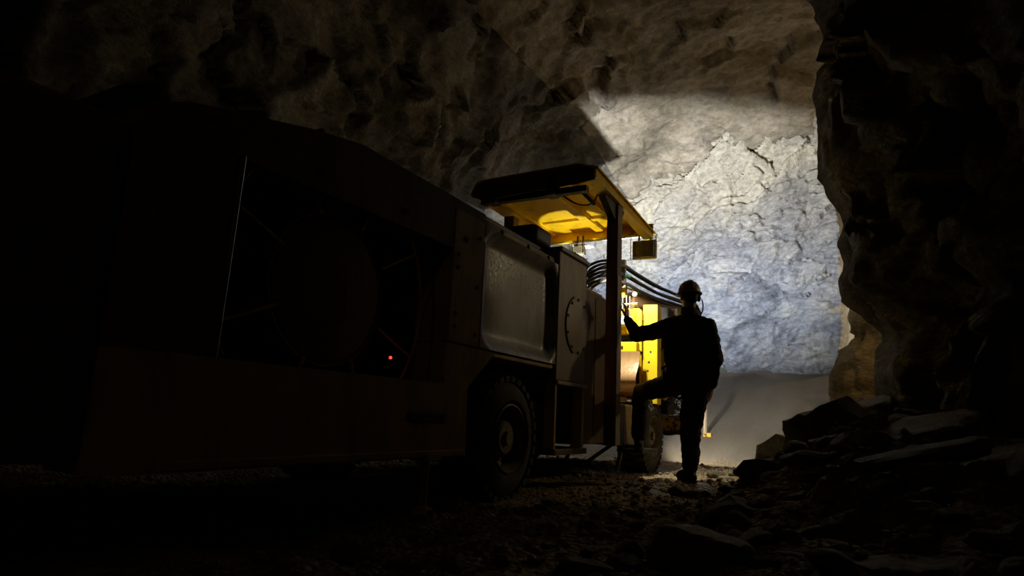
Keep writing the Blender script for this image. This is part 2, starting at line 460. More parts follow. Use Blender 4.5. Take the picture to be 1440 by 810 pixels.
def back_wall():
    xs = np.arange(-8.0, 0.001, 0.03); zs = np.arange(-0.5, 7.2, 0.03)
    X, Z = np.meshgrid(xs, zs, indexing='ij'); x = X.ravel(); z = Z.ravel()
    y = 12.7 - 0.16 * np.clip(z - 3.6, 0, 9) ** 2 - 0.10 * np.clip(-3.2 - x, 0, 9) ** 2
    edge = -0.12 - 0.16 * np.clip(2.3 - z, 0, 1.2)               # right end turns the corner into the side drift
    x = np.where(x > edge - 0.9, edge - 0.9 + (x - (edge - 0.9)) * np.clip((0.9) / (0 - edge + 0.9), 0, 1), x)
    P = np.stack([x, y, z], 1)
    ca, sa = math.cos(0.5), math.sin(0.5)
    Q = np.stack([x * ca + z * sa, y * 0.7, (-x * sa + z * ca) * 1.9], 1)
    rgh = 0.45 + 0.55 * sstep(1.8, 3.6, z + 0.5 * vnoise(P * 0.8, 61))   # smooth faces low down, flaky rock higher up
    wq = Q + 0.3 * np.stack([vnoise(P * 1.9, 15), vnoise(P * 1.9, 16), vnoise(P * 1.9, 17)], 1)
    d = 0.25 * fbm(P * 0.4, 3, 8) + 0.26 * facet(wq * 0.75, 31) + rgh * (0.16 * facet(wq * 1.9, 41) + 0.09 * facet(wq * 4.2, 51) + 0.03 * fbm(Q * 5, 4, 62))
    y = y + d * (1 - 0.75 * sstep(1.7, 1.2, z))
    y = y + 2.2 * sstep(edge - 0.22, edge + 0.02, x) ** 2
    return grid_mesh('wall_back', np.stack([x, y, z], 1), len(xs), len(zs), 'rock_back')
back_wall()

def pile(x, y):
    """height of the muck pile that leans on the right wall"""
    e = -1.0 + 0.2 * np.sin(y * 0.9 + 0.5)
    hgt = 0.06 + 0.64 * sstep(1.6, 6.0, y)
    hgt = hgt * (1 - sstep(6.9, 8.8, y))
    return hgt * sstep(0, 1.25, x - e)
def floor_z(x, y, fine=True):
    x = np.atleast_1d(np.asarray(x, float)); y = np.atleast_1d(np.asarray(y, float))
    P = np.stack([x, y, x * 0], 1)
    z = -0.05 + 0.035 * fbm(P * 0.9, 3, 41) + pile(x, y)
    ramp_ = np.clip(y - 9.35, 0, 9) * 0.47
    z = z + np.where(x < 0.2, ramp_, ramp_ * (1 - sstep(0.2, 1.2, x)))
    rough = (0.3 + 1.0 * sstep(0, 0.3, pile(x, y))) * (1 - sstep(9.2, 9.7, y))
    clear = 1 - 0.8 * sstep(1.5, 0.7, np.hypot(x, y))
    if fine:
        z = z + rough * clear * (0.07 * facet(P * 2.2, 71) + 0.05 * facet(P * 5.1, 72)) + 0.014 * fbm(P * 9, 3, 43) * (1 - 0.9 * sstep(9.2, 9.7, y))
    # keep the ground flat under wheels and feet
    return z
xs = np.arange(-6.5, 5.6, 0.05); ys = np.concatenate([np.arange(-4.5, 0.6, 0.2), np.arange(0.6, 13.6, 0.045), np.arange(13.6, 18, 0.2)])
X, Y = np.meshgrid(xs, ys, indexing='ij')
Zf = floor_z(X.ravel(), Y.ravel())
def flatten(Z, cx, cy, r, h):
    k = sstep(r, r * 0.5, np.hypot(X.ravel() - cx, Y.ravel() - cy))
    return Z * (1 - k) + h * k
for cx, cy, r, h in ((-2.27, 3.92, 0.5, -0.06), (-2.27, 7.35, 0.5, -0.06), (-3.9, 3.92, 0.5, -0.06), (-3.9, 7.35, 0.5, -0.06), (-1.38, 5.92, 0.24, -0.005)):
    Zf = flatten(Zf, cx, cy, r, h)
Zf = Zf + 0.010 * facet(np.stack([X.ravel(), Y.ravel(), X.ravel() * 0], 1) * 9.0, 75) * (1 - sstep(9.0, 9.6, Y.ravel()))
grid_mesh('floor', np.stack([X.ravel(), Y.ravel(), Zf], 1), len(xs), len(ys), 'floor')
def ground_at(x, y):
    i = min(max(int(round((x - xs[0]) / 0.05)), 0), len(xs) - 1); j = int(np.argmin(abs(ys - y)))
    return float(Zf[i * len(ys) + j])

# right wall: a corner of rock whose outline is the near edge of the side drift
CORNER = np.array([(-0.6, 0.30), (-0.3, 0.22), (0.5, 0.17), (0.77, 0.11), (1.01, 0.11), (1.25, 0.08), (1.58, 0.14), (1.69, 0.11), (1.85, 0.02), (1.93, -0.08), (2.0, -0.17), (2.23, -0.21), (2.48, -0.17), (2.76, -0.19), (3.0, -0.17), (3.12, -0.15), (3.32, -0.26), (3.61, -0.35), (4.2, -0.39), (4.8, -0.42), (5.04, -0.40), (5.12, -0.16), (5.3, -0.20), (5.47, -0.25), (6.26, -0.45), (7.0, -0.5)])
CORNER_Y = 6.4
CORNER[:, 1] *= CORNER_Y / 8.5; CORNER[:, 0] = 0.5 + (CORNER[:, 0] - 0.5) * CORNER_Y / 8.5
def right_wall():
    zs = np.arange(-0.6, 7.0, 0.04)
    xc = np.interp(zs, CORNER[:, 0], CORNER[:, 1])
    # plan line, as offset from the corner: behind it into the side drift, then back towards the camera
    plan = resample(np.array([(4.2, 1.3), (2.2, 0.9), (0.9, 0.55), (0.25, 0.22), (0.03, 0.06), (0.0, 0.0), (0.06, -0.15), (0.25, -0.7), (0.55, -1.7), (0.95, -3.0), (1.2, -4.6), (1.4, -6.4), (1.55, -8.5), (1.6, -11.0)]), 0.05)
    U, V = np.meshgrid(np.arange(len(plan)), np.arange(len(zs)), indexing='ij')
    ox = plan[U, 0].ravel(); oy = plan[U, 1].ravel(); z = zs[V].ravel()
    x = xc[V].ravel() + ox; y = CORNER_Y + oy
    P = np.stack([x, y, z], 1)
    d = rock_relief(P, 21, 0.35, 0.30, 0.05)
    k = sstep(0.05, 0.9, np.hypot(ox, oy))
    t = np.gradient(plan, axis=0); nx = -t[:, 1]; ny = t[:, 0]; ln = np.hypot(nx, ny)
    x = x + np.where(oy < 0, (nx / ln)[U.ravel()], 0) * d * k * -0.9
    y = y + np.where(oy < 0, (ny / ln)[U.ravel()], 0.6) * d * k * -0.5
    # ragged edge
    x = x + (1 - k) * 0.035 * fbm(np.stack([x * 0, y * 0, z], 1) * 6 + 3, 4, 77)
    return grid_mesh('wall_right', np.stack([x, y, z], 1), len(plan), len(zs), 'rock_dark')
right_wall()

# behind the corner: the side drift's far wall, seen through the gap
def drift_wall():
    xs_ = np.arange(-1.6, 5.5, 0.08); zs_ = np.arange(-0.5, 6.5, 0.08)
    A, B = np.meshgrid(xs_, zs_, indexing='ij'); x = A.ravel(); z = B.ravel()
    P = np.stack([x, x * 0 + 15.6, z], 1)
    P[:, 1] += rock_relief(P, 33, 0.3, 0.2, 0.03) - 0.35 * np.clip(x - 2, 0, 9)
    return grid_mesh('wall_drift', P, len(xs_), len(zs_), 'rock_tan')
drift_wall()
def end_wall():
    xs_ = np.arange(-6.6, 3.2, 0.25); zs_ = np.arange(-0.5, 7.0, 0.25)
    A, B = np.meshgrid(xs_, zs_, indexing='ij'); x = A.ravel(); z = B.ravel()
    P = np.stack([x, x * 0 - 4.4, z], 1); P[:, 1] += rock_relief(P, 53, 0.3, 0.2, 0.03)
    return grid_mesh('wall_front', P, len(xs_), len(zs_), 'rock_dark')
end_wall()
# ================================================================== DRILL RIG
RIG = empty('drill_rig', (-3.1, 4.6, -0.05), 'long yellow underground drill rig with a canopied cab, parked along the left wall', 'drill rig')

def part(name, mb, mat, parent=RIG, smooth=False, label=None):
    return mb.build(name, mat, parent, smooth, label=label)

XR = -2.12                                     # right side plane of the machine
# --- rear engine section -------------------------------------------------
part('engine_core', MB().box(-4.05, -2.42, 1.25, 3.5, 0.27, 1.70, 0.03), 'dark_inside')
part('rear_counterweight', MB().box(-4.05, -2.2, 0.25, 1.2, 0.3, 1.46, 0.06, 3), 'brown_paint', label='dark low counterweight at the rear end')
hood = part('hood_top', MB().prism([(1.2, 1.45), (1.2, 1.52), (1.34, 1.58), (1.9, 1.72), (2.22, 1.78), (3.42, 1.78), (3.42, 1.72), (3.12, 1.47), (1.57, 1.45)], -4.05, XR), 'brown_paint', label='dark sloping engine hood')
part('seam', MB().box(-4.0, XR + 0.004, 1.95, 1.97, 1.735, 1.745), 'black_steel', hood)
for y in (1.45, 2.0, 2.6, 3.2):
    part('bolt', MB().lathe((XR, y, 1.55), (1, 0, 0), [(0, 0.018), (0.012, 0.018), (0.012, 0)], 6), 'black_steel', hood)
side = part('side_frame', MB().prism([(1.2, 0.25), (1.2, 0.66), (3.07, 0.66), (3.07, 0.90), (3.63, 0.895), (3.32, 0.65), (3.34, 0.25)], -2.42, XR), 'yellow_dusty', label='dusty yellow chassis side plate cut away round the rear wheel')
part('step_slot', MB().box(XR - 0.01, XR + 0.012, 2.75, 3.1, 0.44, 0.50, 0.01), 'black_steel', side)
part('lower_rib', MB().box(XR - 0.01, XR + 0.02, 1.4, 3.3, 0.255, 0.29, 0.006), 'yellow_dusty', side)
part('front_chassis_plate', MB().box(-4.05, -2.3, 4.2, 8.3, 0.34, 0.62, 0.02), 'dark_inside')
part('left_side_frame', MB().prism([(1.2, 0.25), (1.2, 1.45), (4.5, 1.45), (4.5, 0.9), (3.63, 0.895), (3.32, 0.65), (3.34, 0.25)], -4.12, -4.05), 'yellow_dusty')
bp = part('bolted_panel', MB().box(-2.42, XR + 0.004, 3.07, 3.42, 0.905, 1.72, 0.008), 'yellow_dusty', label='dusty yellow panel with bolt heads beside the fan')
for y, z in ((3.13, 1.44), (3.36, 1.60), (3.13, 1.36), (3.13, 1.0), (3.36, 0.98), (3.13, 1.08), (3.36, 1.28)):
    part('bolt', MB().lathe((XR, y, z), (1, 0, 0), [(0, 0.013), (0.012, 0.013), (0.012, 0)], 6), 'black_steel', bp)
lf = part('left_fan_frame', MB().box(-2.42, XR, 1.2, 1.57, 0.66, 1.46, 0.006), 'brown_paint')
part('edge_trim', MB().tube([(XR + 0.006, 1.575, 1.46), (XR + 0.006, 1.565, 0.66)], 0.006, 6), 'steel', lf, label='edge of the fan opening, its highlight built as bright steel')  # steel strip stands in for the highlight along this edge
# --- fan behind its guard ---------------------------------------------------
FC = Vector((-2.2, 2.19, 1.045))
part('fan_shroud', MB().box(-2.41, -2.36, 1.58, 3.06, 0.67, 1.46), 'dark_inside')
fan = part('fan_hub_cover', MB().lathe((FC.x - 0.05, FC.y, FC.z), (1, 0, 0), [(-0.1, 0.36), (0.03, 0.365), (0.045, 0.35), (0.05, 0.33), (0.062, 0.12), (0.062, 0.115), (0.055, 0.0)], 48), 'rusty', smooth='auto', label='rust brown round plate in the middle of the fan guard')
part('cover_rim', MB().tube([FC + Vector((-0.005, 0.362 * math.cos(a), 0.362 * math.sin(a))) for a in np.linspace(0, 2 * PI, 41)], 0.007, 6), 'brown_paint', fan, 'auto')
part('wire', MB().tube([FC + Vector((0.02, a, b)) for a, b in ((-0.04, 0.07), (0.0, 0.05), (0.06, 0.02), (0.1, -0.05), (0.075, -0.1), (0.09, -0.14))], 0.004, 5), 'steel', fan, label='thin bright wire crossing the round plate')
for k in range(6):
    a = k * PI / 3 + 0.3
    part('fan_blade', MB().box(-0.01, 0.01, 0.0, 0.62, -0.09, 0.09, rot=None) if False else MB().prism([(FC.y + 0.2 * math.cos(a - .2), FC.z + 0.2 * math.sin(a - .2)), (FC.y + 0.37 * math.cos(a - .22), FC.z + 0.37 * math.sin(a - .22)), (FC.y + 0.37 * math.cos(a + .18), FC.z + 0.37 * math.sin(a + .18)), (FC.y + 0.2 * math.cos(a + .3), FC.z + 0.2 * math.sin(a + .3))], FC.x - 0.12, FC.x - 0.11), 'dark_inside', fan)
def arc(r, a0, a1, n=30, dx=0.03):
    return [FC + Vector((dx, r * math.cos(a), r * math.sin(a))) for a in np.linspace(a0, a1, n)]
guard = part('guard_ring', MB().tube(arc(0.665, math.radians(-36), math.radians(36), 20), 0.008, 6), 'yellow_dusty')
part('guard_arc', MB().tube(arc(0.665, math.radians(159), math.radians(143), 8), 0.008, 6), 'yellow_dusty', guard)
part('guard_arc', MB().tube(arc(0.665, math.radians(-146), math.radians(-158), 8), 0.008, 6), 'yellow_dusty', guard)
for a in (28, 66, 112, 158, 202, 247, 295, 337):
    a = math.radians(a)
    e = Vector((0.03, math.cos(a), math.sin(a)))
    r1 = min(0.665, 0.40 / max(abs(math.sin(a)), 1e-3), 0.64 / max(abs(math.cos(a)), 1e-3))
    part('spoke', MB().tube([FC + Vector((0.03, 0.355 * e.y, 0.355 * e.z)), FC + Vector((0.03, r1 * e.y, r1 * e.z))], 0.008, 6), 'yellow_dusty', guard)
led = part('indicator_light', MB().ellipsoid((-2.16, 2.625, 0.765), 0.008, 0.008, 0.008, u=10, v=6), 'led', smooth=True, label='tiny glowing red light')
part('light_bracket', MB().box(-2.36, -2.168, 2.615, 2.635, 0.755, 0.775), 'black_steel', led)

# --- tank, ledge, cabinet ---------------------------------------------------
tank = part('tank', MB().box(-3.0, -2.24, 3.44, 4.565, 0.905, 1.71, 0.02, 2), 'grey_tank', label='grey sheet metal tank')
def dish():
    mb = MB(); ny, nz = 46, 34; G = []
    for i in range(ny):
        for j in range(nz):
            y = 3.43 + 1.135 * i / (ny - 1); z = 0.908 + 0.80 * j / (nz - 1)
            dy = min(y - 3.43, (4.565 - y) * 1.6); dz = min((z - 0.908) * 1.2, (1.708 - z) * 1.5)
            q = 1 - max(0, 1 - dy / 0.20) ** 2 - max(0, 1 - dz / 0.20) ** 2
            q = max(0.0, q); q = q * q * (3 - 2 * q)
            x = XR + 0.002 - 0.075 * q + 0.006 * math.sin(y * 7 + 1) * math.sin(z * 6) * q
            G.append(mb.bm.verts.new((x, y, z)))
    for i in range(ny - 1):
        for j in range(nz - 1): mb.bm.faces.new((G[i * nz + j], G[i * nz + j + 1], G[(i + 1) * nz + j + 1], G[(i + 1) * nz + j]))
    return mb
part('dished_cover', dish(), 'grey_tank', tank, True, 'scuffed grey sheet pressed in like a shallow dish')
part('tank_band', MB().box(-2.6, XR - 0.02, 3.42, 4.57, 0.87, 0.905, 0.008), 'yellow_dusty', tank)
ld = part('top_ledge', MB().box(-2.9, XR - 0.03, 3.42, 4.57, 1.715, 1.765, 0.008), 'brown_paint')
part('ledge_rail', MB().box(-2.75, XR - 0.10, 3.42, 4.57, 1.775, 1.835, 0.01), 'black_steel', ld)
part('ledge_rod', MB().tube([(-2.30, 3.3, 1.87), (-2.30, 3.9, 1.86)], 0.008, 6), 'steel', ld, label='thin bright rod')
for y in (3.7, 4.1, 4.45):
    part('ledge_bolt', MB().lathe((XR - 0.03, y, 1.74), (1, 0, 0), [(0, 0.016), (0.012, 0.016), (0.012, 0)], 6), 'black_steel', ld)
part('air_filter', MB().box(-2.50, -2.20, 4.3, 4.62, 1.84, 2.0, 0.05, 3), 'black_steel', smooth='auto', label='black lumpy housing on top of the tank')
cab = part('cabinet', MB().box(-3.2, XR + 0.005, 4.585, 5.16, 0.79, 1.83, 0.008), 'grey_panel', label='tall grey brown sheet cabinet with a bolted round cover')
part('cabinet_lid', MB().box(-3.2, XR + 0.03, 4.57, 5.18, 1.83, 1.865, 0.006), 'grey_panel', cab)
CV = Vector((XR + 0.005, 4.98, 1.265)); 
part('round_cover', MB().lathe(CV, (1, 0, 0), [(-0.004, 0.24), (0.003, 0.24), (0.004, 0.236), (0.004, 0)], 40), 'grey_panel', cab, 'auto')
part('cover_flange', MB().tube([CV + Vector((0.002, 0.25 * math.cos(a), 0.25 * math.sin(a))) for a in np.linspace(math.radians(112), math.radians(248), 22)], 0.010, 6), 'black_steel', cab, 'auto', 'dark raised rim on the left half of the round cover')
for k in range(10):
    a = math.radians(20 + 36 * k)
    yb = CV.y + 0.225 * math.cos(a)
    if yb < 5.15: part('bolt', MB().lathe((CV.x + 0.002, yb, CV.z + 0.225 * math.sin(a)), (1, 0, 0), [(0, 0.013), (0.012, 0.013), (0.012, 0)], 6), 'black_steel', cab)
part('cabinet_ledge', MB().box(-2.6, XR + 0.03, 4.57, 5.19, 0.755, 0.785, 0.006), 'grey_panel', cab)
bay = part('battery_bay', MB().box(-2.75, -2.72, 4.57, 5.18, 0.25, 0.755).box(-2.75, -2.45, 4.57, 4.60, 0.25, 0.755).box(-2.75, -2.45, 5.14, 5.18, 0.25, 0.755), 'dark_inside', label='dark open compartment below the cabinet')
part('bay_post', MB().box(-2.2, XR + 0.01, 4.565, 4.60, 0.25, 0.755, 0.004), 'yellow_dusty', bay)
part('bay_post', MB().box(-2.2, XR + 0.01, 5.11, 5.165, 0.25, 0.755, 0.004), 'yellow_dusty', bay)
part('bay_sill', MB().box(-2.75, XR + 0.03, 4.55, 5.20, 0.215, 0.262, 0.008), 'brown_paint', bay)
part('canister', MB().lathe((-2.45, 4.85, 0.262), (0, 0, 1), [(0, 0.10), (0.20, 0.10), (0.24, 0.06), (0.28, 0.06), (0.28, 0)], 20), 'brown_paint', bay, 'auto')
part('console', MB().box(-2.95, XR - 0.06, 5.2, 5.84, 0.28, 1.66, 0.015), 'brown_paint', label='dark brown cab rear wall between the cabinet and the post')
part('console_top', MB().box(-2.5, -2.22, 5.22, 5.84, 1.66, 1.70, 0.012), 'yellow_dusty')
part('console_seam', MB().box(XR - 0.065, XR - 0.055, 5.55, 5.565, 0.35, 1.62), 'black_steel')
st = part('operator_seat', MB().box(-2.92, -2.46, 5.32, 5.46, 1.7, 2.07, 0.05, 3), 'black_steel', smooth='auto', label='black seat back seen under the canopy')
part('console_hood', MB().box(-2.52, -2.26, 5.2, 5.55, 1.86, 2.0, 0.03), 'black_steel')
part('control_stalk', MB().tube([(-2.45, 5.3, 1.7), (-2.45, 5.3, 1.87)], 0.03, 8), 'black_steel')

# --- canopy --------------------------------------------------------------
ROOF = [(-3.46, 2.70), (-3.40, 2.82), (-3.3, 2.845), (-2.28, 2.865), (-2.06, 2.80), (-2.062, 2.788), (-2.285, 2.850), (-3.3, 2.830), (-3.385, 2.80), (-3.445, 2.695)]
def canopy_roof():
    mb = MB()
    A = [mb.bm.verts.new((x, 5.25, z)) for x, z in ROOF]
    B = [mb.bm.verts.new((x, 7.20 if x > -2.1 else 7.14, z - (0.13 if x > -2.1 else 0.06))) for x, z in ROOF]
    n = len(ROOF)
    for i in range(n): mb.bm.faces.new((A[i], B[i], B[(i + 1) % n], A[(i + 1) % n]))
    h = n // 2
    for V in (A, B):
        for i in range(h - 1): mb.bm.faces.new((V[i], V[i + 1], V[n - 2 - i], V[n - 1 - i]))
    # pointed front right tip of the flare
    return mb
can = part('canopy', canopy_roof(), 'yellow', label='yellow sheet metal cab roof with downturned edges')
part('rear_lip', MB().prism([(-3.45, 2.68), (-3.39, 2.80), (-3.3, 2.825), (-2.285, 2.848), (-2.10, 2.79), (-2.095, 2.68), (-2.3, 2.665), (-3.3, 2.62)], 5.25, 5.275, axis='y'), 'brown_paint', can, label='dark rear edge of the roof')
part('rear_beam', MB().box(-3.36, -2.2, 5.30, 5.38, 2.60, 2.66, 0.006), 'black_steel', can)
part('front_lip', MB().box(-3.44, -2.09, 7.10, 7.12, 2.655, 2.79, 0.004), 'yellow', can)
part('front_flange', MB().box(-3.44, -2.09, 7.02, 7.12, 2.645, 2.657, 0.003), 'yellow', can)
sr = part('side_rail', MB().prism([(5.27, 2.70), (5.27, 2.79), (7.12, 2.68), (7.12, 2.60)], -2.20, -2.09), 'yellow', can)
for x in (-3.36, -2.74, -2.46):
    wd = 0.05 if x != -2.74 else 0.11
    part('rib', MB().box(x - wd / 2, x + wd / 2, 5.36, 7.08, 2.745, 2.815, 0.006), 'yellow', can)
part('cross_rib', MB().box(-3.3, -2.14, 6.62, 6.70, 2.76, 2.81, 0.006), 'yellow', can)
for x in (-3.2, -2.55):
    part('bracket', MB().box(x - 0.05, x + 0.05, 5.235, 5.37, 2.58, 2.80, 0.01), 'black_steel', can)
part('wire', MB().tube(catmull([(-2.52, 5.42, 2.66), (-2.46, 5.45, 2.60), (-2.37, 5.50, 2.55), (-2.29, 5.56, 2.55), (-2.25, 5.62, 2.60), (-2.235, 5.68, 2.69)], 6), 0.008, 6), 'black_steel', can, 'auto', 'black wire hanging below the roof')
part('wire_clamp', MB().tube([(-2.33, 5.42, 2.68), (-2.25, 5.64, 2.58)], 0.02, 6), 'black_steel', can)
post = part('canopy_post', MB().box(-2.225, -2.105, 5.93, 6.065, 0.26, 2.66, 0.008), 'brown_paint', label='square dark post carrying the cab roof')
part('post_face', MB().box(-2.107, -2.100, 5.935, 6.06, 0.27, 1.92, 0.002), 'grey_panel', post, label='right face of the post, coloured lighter where it is lit')  # pale strip colours the lit part of this face lighter
part('gusset', MB().prism([(5.6, 2.66), (6.2, 2.66), (6.06, 2.48), (5.93, 2.48)], -2.20, -2.13), 'black_steel', post)
part('left_canopy_post', MB().box(-3.42, -3.30, 5.9, 6.04, 0.62, 2.66, 0.008), 'brown_paint')

# --- lamps under the canopy front (light sources are set at the top) --------
def floodlight(c, wd, ht, label, visor, wing=None):
    x, y, z = c
    f = part('floodlight', MB().box(x - wd / 2, x + wd / 2, y - 0.10, y - 0.03, z - ht / 2, z + ht / 2, 0.01), 'fin', label=label)
    n = int(wd / 0.022)
    mb = MB()
    for i in range(n):
        xx = x - wd / 2 + 0.02 + (wd - 0.04) * i / (n - 1)
        mb.box(xx - 0.004, xx + 0.004, y - 0.135, y - 0.098, z - ht / 2 + 0.02, z + ht / 2 - 0.02)
    part('cooling_fin', mb, 'fin', f)
    part('lens', MB().box(x - wd / 2 + 0.02, x + wd / 2 - 0.02, y - 0.032, y - 0.022, z - ht / 2 + 0.02, z + ht / 2 - 0.02), 'lens', f)
    part('lamp_frame', MB().tube([(x - wd / 2 - 0.012, y - 0.12, z + ht / 2 + 0.04), (x - wd / 2 - 0.012, y - 0.12, z - ht / 2 - 0.012), (x + wd / 2 + 0.012, y - 0.12, z - ht / 2 - 0.012), (x + wd / 2 + 0.012, y - 0.12, z + ht / 2 + 0.04)], 0.006, 6), 'steel', f)
    part('hanger', MB().tube([(x - wd / 4, y - 0.07, z + ht / 2), (x - wd / 4, y - 0.05, z + ht / 2 + 0.13)], 0.012, 6), 'black_steel', f)
    part('hanger', MB().tube([(x + wd / 4, y - 0.07, z + ht / 2), (x + wd / 4, y - 0.05, z + ht / 2 + 0.13)], 0.012, 6), 'black_steel', f)
    if visor: part('visor', visor, 'fin', f, label='sheet metal visor plates round the lamp, some added to cut its beam')
    if wing: part('shadow_flap', wing, 'fin', f, label='unseen flap added in front of the roof to throw a diagonal shadow')
    return f
fx, fy, fz = FLOOD
vis = MB()
_a = [(fx - 0.12, fy - 0.05), (fx + 0.04, fy - 0.05), (fx + 0.04, fy + VIS_F[1]), (fx - 0.12, fy + VIS_F[0])]
_lo = [vis.bm.verts.new((x, y, fz + 0.060)) for x, y in _a]; _hi = [vis.bm.verts.new((x, y, fz + 0.063)) for x, y in _a]
vis.bm.faces.new(_lo); vis.bm.faces.new(_hi[::-1])
for k in range(4): vis.bm.faces.new((_lo[k], _hi[k], _hi[(k + 1) % 4], _lo[(k + 1) % 4]))
vis.box(fx - 0.07, fx + 0.07, fy - 0.02, fy + 0.125, fz - 0.027, fz - 0.024)  # unseen lower plate, added to keep the beam off the ramp
wing = MB().box(fx - 0.70, fx - VIS_L, fy + 0.06, fy + 0.40, fz + 0.300, fz + 0.306)  # hidden flap, added so the beam leaves a diagonal shadow edge
floodlight((fx, fy, fz), 0.28, 0.22, 'rectangular grey floodlight with upright cooling fins hanging at the right front of the roof', vis, wing)
floodlight((FLOOD2.x, FLOOD2.y, FLOOD2.z), 0.14, 0.12, 'small square floodlight hanging left of the post', MB().box(FLOOD2.x - 0.12, FLOOD2.x + 0.12, FLOOD2.y - 0.1, FLOOD2.y + 0.12, FLOOD2.z + 0.08, FLOOD2.z + 0.086))  # its visor is added to hold the light off the roof rock
wl = part('work_lamp', MB().lathe((-2.36, 6.62, 2.34), (0, -0.55, 0.9), [(-0.02, 0.05), (0.0, 0.055), (0.05, 0.04), (0.07, 0.02), (0.07, 0)], 16), 'black_steel', smooth='auto', label='small round work lamp under the roof behind the post')
part('lamp_stem', MB().tube([(-2.36, 6.56, 2.42), (-2.36, 6.56, 2.76)], 0.012, 6), 'black_steel', wl)
ul = part('uplight', MB().lathe((-2.95, 6.75, 1.86), (0, 0, 1), [(0, 0.02), (0.03, 0.05), (0.09, 0.06), (0.105, 0.06)], 16, close=False), 'black_steel', smooth='auto', label='small lamp pointing up at the cab roof')
part('lamp_stem', MB().tube([(-2.95, 6.75, 0.63), (-2.95, 6.75, 1.88)], 0.012, 6), 'black_steel', ul)

# --- wheels ------------------------------------------------------------------
def wheel(y, xo, s):
    """s = +1 outer face to the right"""
    R = 0.405; Wd = 0.33; zc = 0.345
    o = (xo, y, zc); ax = (s, 0, 0)
    ty = part('wheel', MB().lathe(o, ax, [(-Wd, 0.22), (-Wd - 0.0, 0.30), (-Wd + 0.03, R - 0.035), (-Wd + 0.07, R - 0.005), (-0.07, R - 0.005), (-0.03, R - 0.035), (0.0, 0.31), (0.0, 0.26), (-0.02, 0.235), (-0.05, 0.225)], 56, close=False), 'rubber', smooth='auto', label=('rear' if y < 5 else 'front') + (' right' if s > 0 else ' left') + ' wheel with a muddy lugged tyre')
    mb = MB()
    for k in range(30):
        a = 2 * PI * k / 30
        for (d0, d1, da) in ((-0.02, -0.165, 0.0), (-0.165, -0.31, PI / 30)):
            ca = a + da
            r0, r1 = R - 0.02, R + 0.018
            t = 0.028
            c = []
            for d in (d0, d1):
                for r in (r0, r1):
                    for q in (-t, t):
                        aa = ca + q / R + (0.09 if d in (-0.165,) else 0.0)
                        c.append(mb.bm.verts.new((xo + s * d, y + r * math.cos(aa), zc + r * math.sin(aa))))
            f = [(0, 1, 3, 2), (4, 6, 7, 5), (0, 2, 6, 4), (1, 5, 7, 3), (2, 3, 7, 6), (0, 4, 5, 1)]
            for q in f: mb.bm.faces.new([c[i] for i in q])
    part('tread_lug', mb, 'rubber', ty)['kind'] = 'stuff'
    part('rim', MB().lathe(o, ax, [(-0.045, 0.235), (-0.005, 0.232), (0.0, 0.222), (-0.02, 0.21), (-0.10, 0.19), (-0.13, 0.15), (-0.13, 0.0)], 40, close=False), 'rim', ty, 'auto')
    hub = MB().lathe(o, ax, [(-0.13, 0.125), (-0.05, 0.115), (-0.035, 0.10), (-0.035, 0.05), (-0.01, 0.045), (-0.01, 0)], 28)
    part('hub', hub, 'rim', ty, 'auto')
    for k in range(10):
        a = 2 * PI * k / 10
        part('wheel_nut', MB().lathe((xo - s * 0.13, y + 0.15 * math.cos(a), zc + 0.15 * math.sin(a)), ax, [(0, 0.014), (0.03, 0.014), (0.03, 0)], 6), 'rim', ty)
    return ty
wheel(3.92, -2.13, 1); wheel(7.35, -2.13, 1)
wheel(3.92, -4.02, -1); wheel(7.35, -4.02, -1)
for y in (3.92, 7.35):
    part('axle', MB().tube([(-3.75, y, 0.345), (-2.4, y, 0.345)], 0.10, 14), 'dark_inside', smooth='auto')
part('wheel_arch_liner', MB().box(-2.9, -2.6, 3.36, 4.55, 0.42, 0.88, 0.01), 'dark_inside')
# --- jack at the rear, cab step -----------------------------------------------
jk = part('rear_jack', MB().tube([(-2.14, 2.97, 0.32), (-2.14, 2.97, -0.0)], 0.022, 10), 'yellow_dusty', smooth='auto', label='thin upright jack leg under the rear of the rig')
part('jack_bracket', MB().box(-2.2, -2.08, 2.90, 3.04, 0.235, 0.275, 0.006), 'grey_panel', jk)
part('jack_foot', MB().lathe((-2.14, 2.97, -0.06), (0, 0, 1), [(0, 0.07), (0.02, 0.07), (0.06, 0.03), (0.06, 0)], 16), 'yellow_dusty', jk, 'auto')
box = part('step_box', MB().box(-2.75, XR + 0.01, 6.08, 6.72, 0.26, 0.66, 0.012), 'yellow_dusty', label='dusty yellow box at the cab entrance')
part('box_bolt', MB().lathe((-2.3, 6.25, 0.66), (0, 0, 1), [(0, 0.02), (0.02, 0.02), (0.02, 0)], 6), 'black_steel', box)
part('box_bolt', MB().lathe((-2.2, 6.35, 0.66), (0, 0, 1), [(0, 0.02), (0.02, 0.02), (0.02, 0)], 6), 'black_steel', box)
stp = part('entry_step', MB().box(-2.16, -1.90, 6.14, 6.66, 0.205, 0.235, 0.006), 'black_steel', label='black steel entry step')
part('step_hanger', MB().box(-2.16, -2.11, 6.16, 6.20, 0.205, 0.45), 'black_steel', stp)
part('step_hanger', MB().box(-2.16, -2.11, 6.60, 6.64, 0.205, 0.45), 'black_steel', stp)
part('underbody_strut', MB().tube([(-2.5, 5.9, 0.3), (-2.75, 6.2, 0.02)], 0.02, 8), 'brown_paint')
part('underbody_strut', MB().tube([(-2.3, 6.5, 0.28), (-2.65, 6.45, 0.02)], 0.02, 8), 'brown_paint')
part('underbody_strut', MB().tube([(-2.25, 6.6, 0.28), (-2.35, 6.7, 0.0)], 0.025, 8), 'brown_paint')
part('cab_floor', MB().box(-4.0, -2.2, 5.2, 7.1, 0.60, 0.66, 0.01), 'brown_paint')

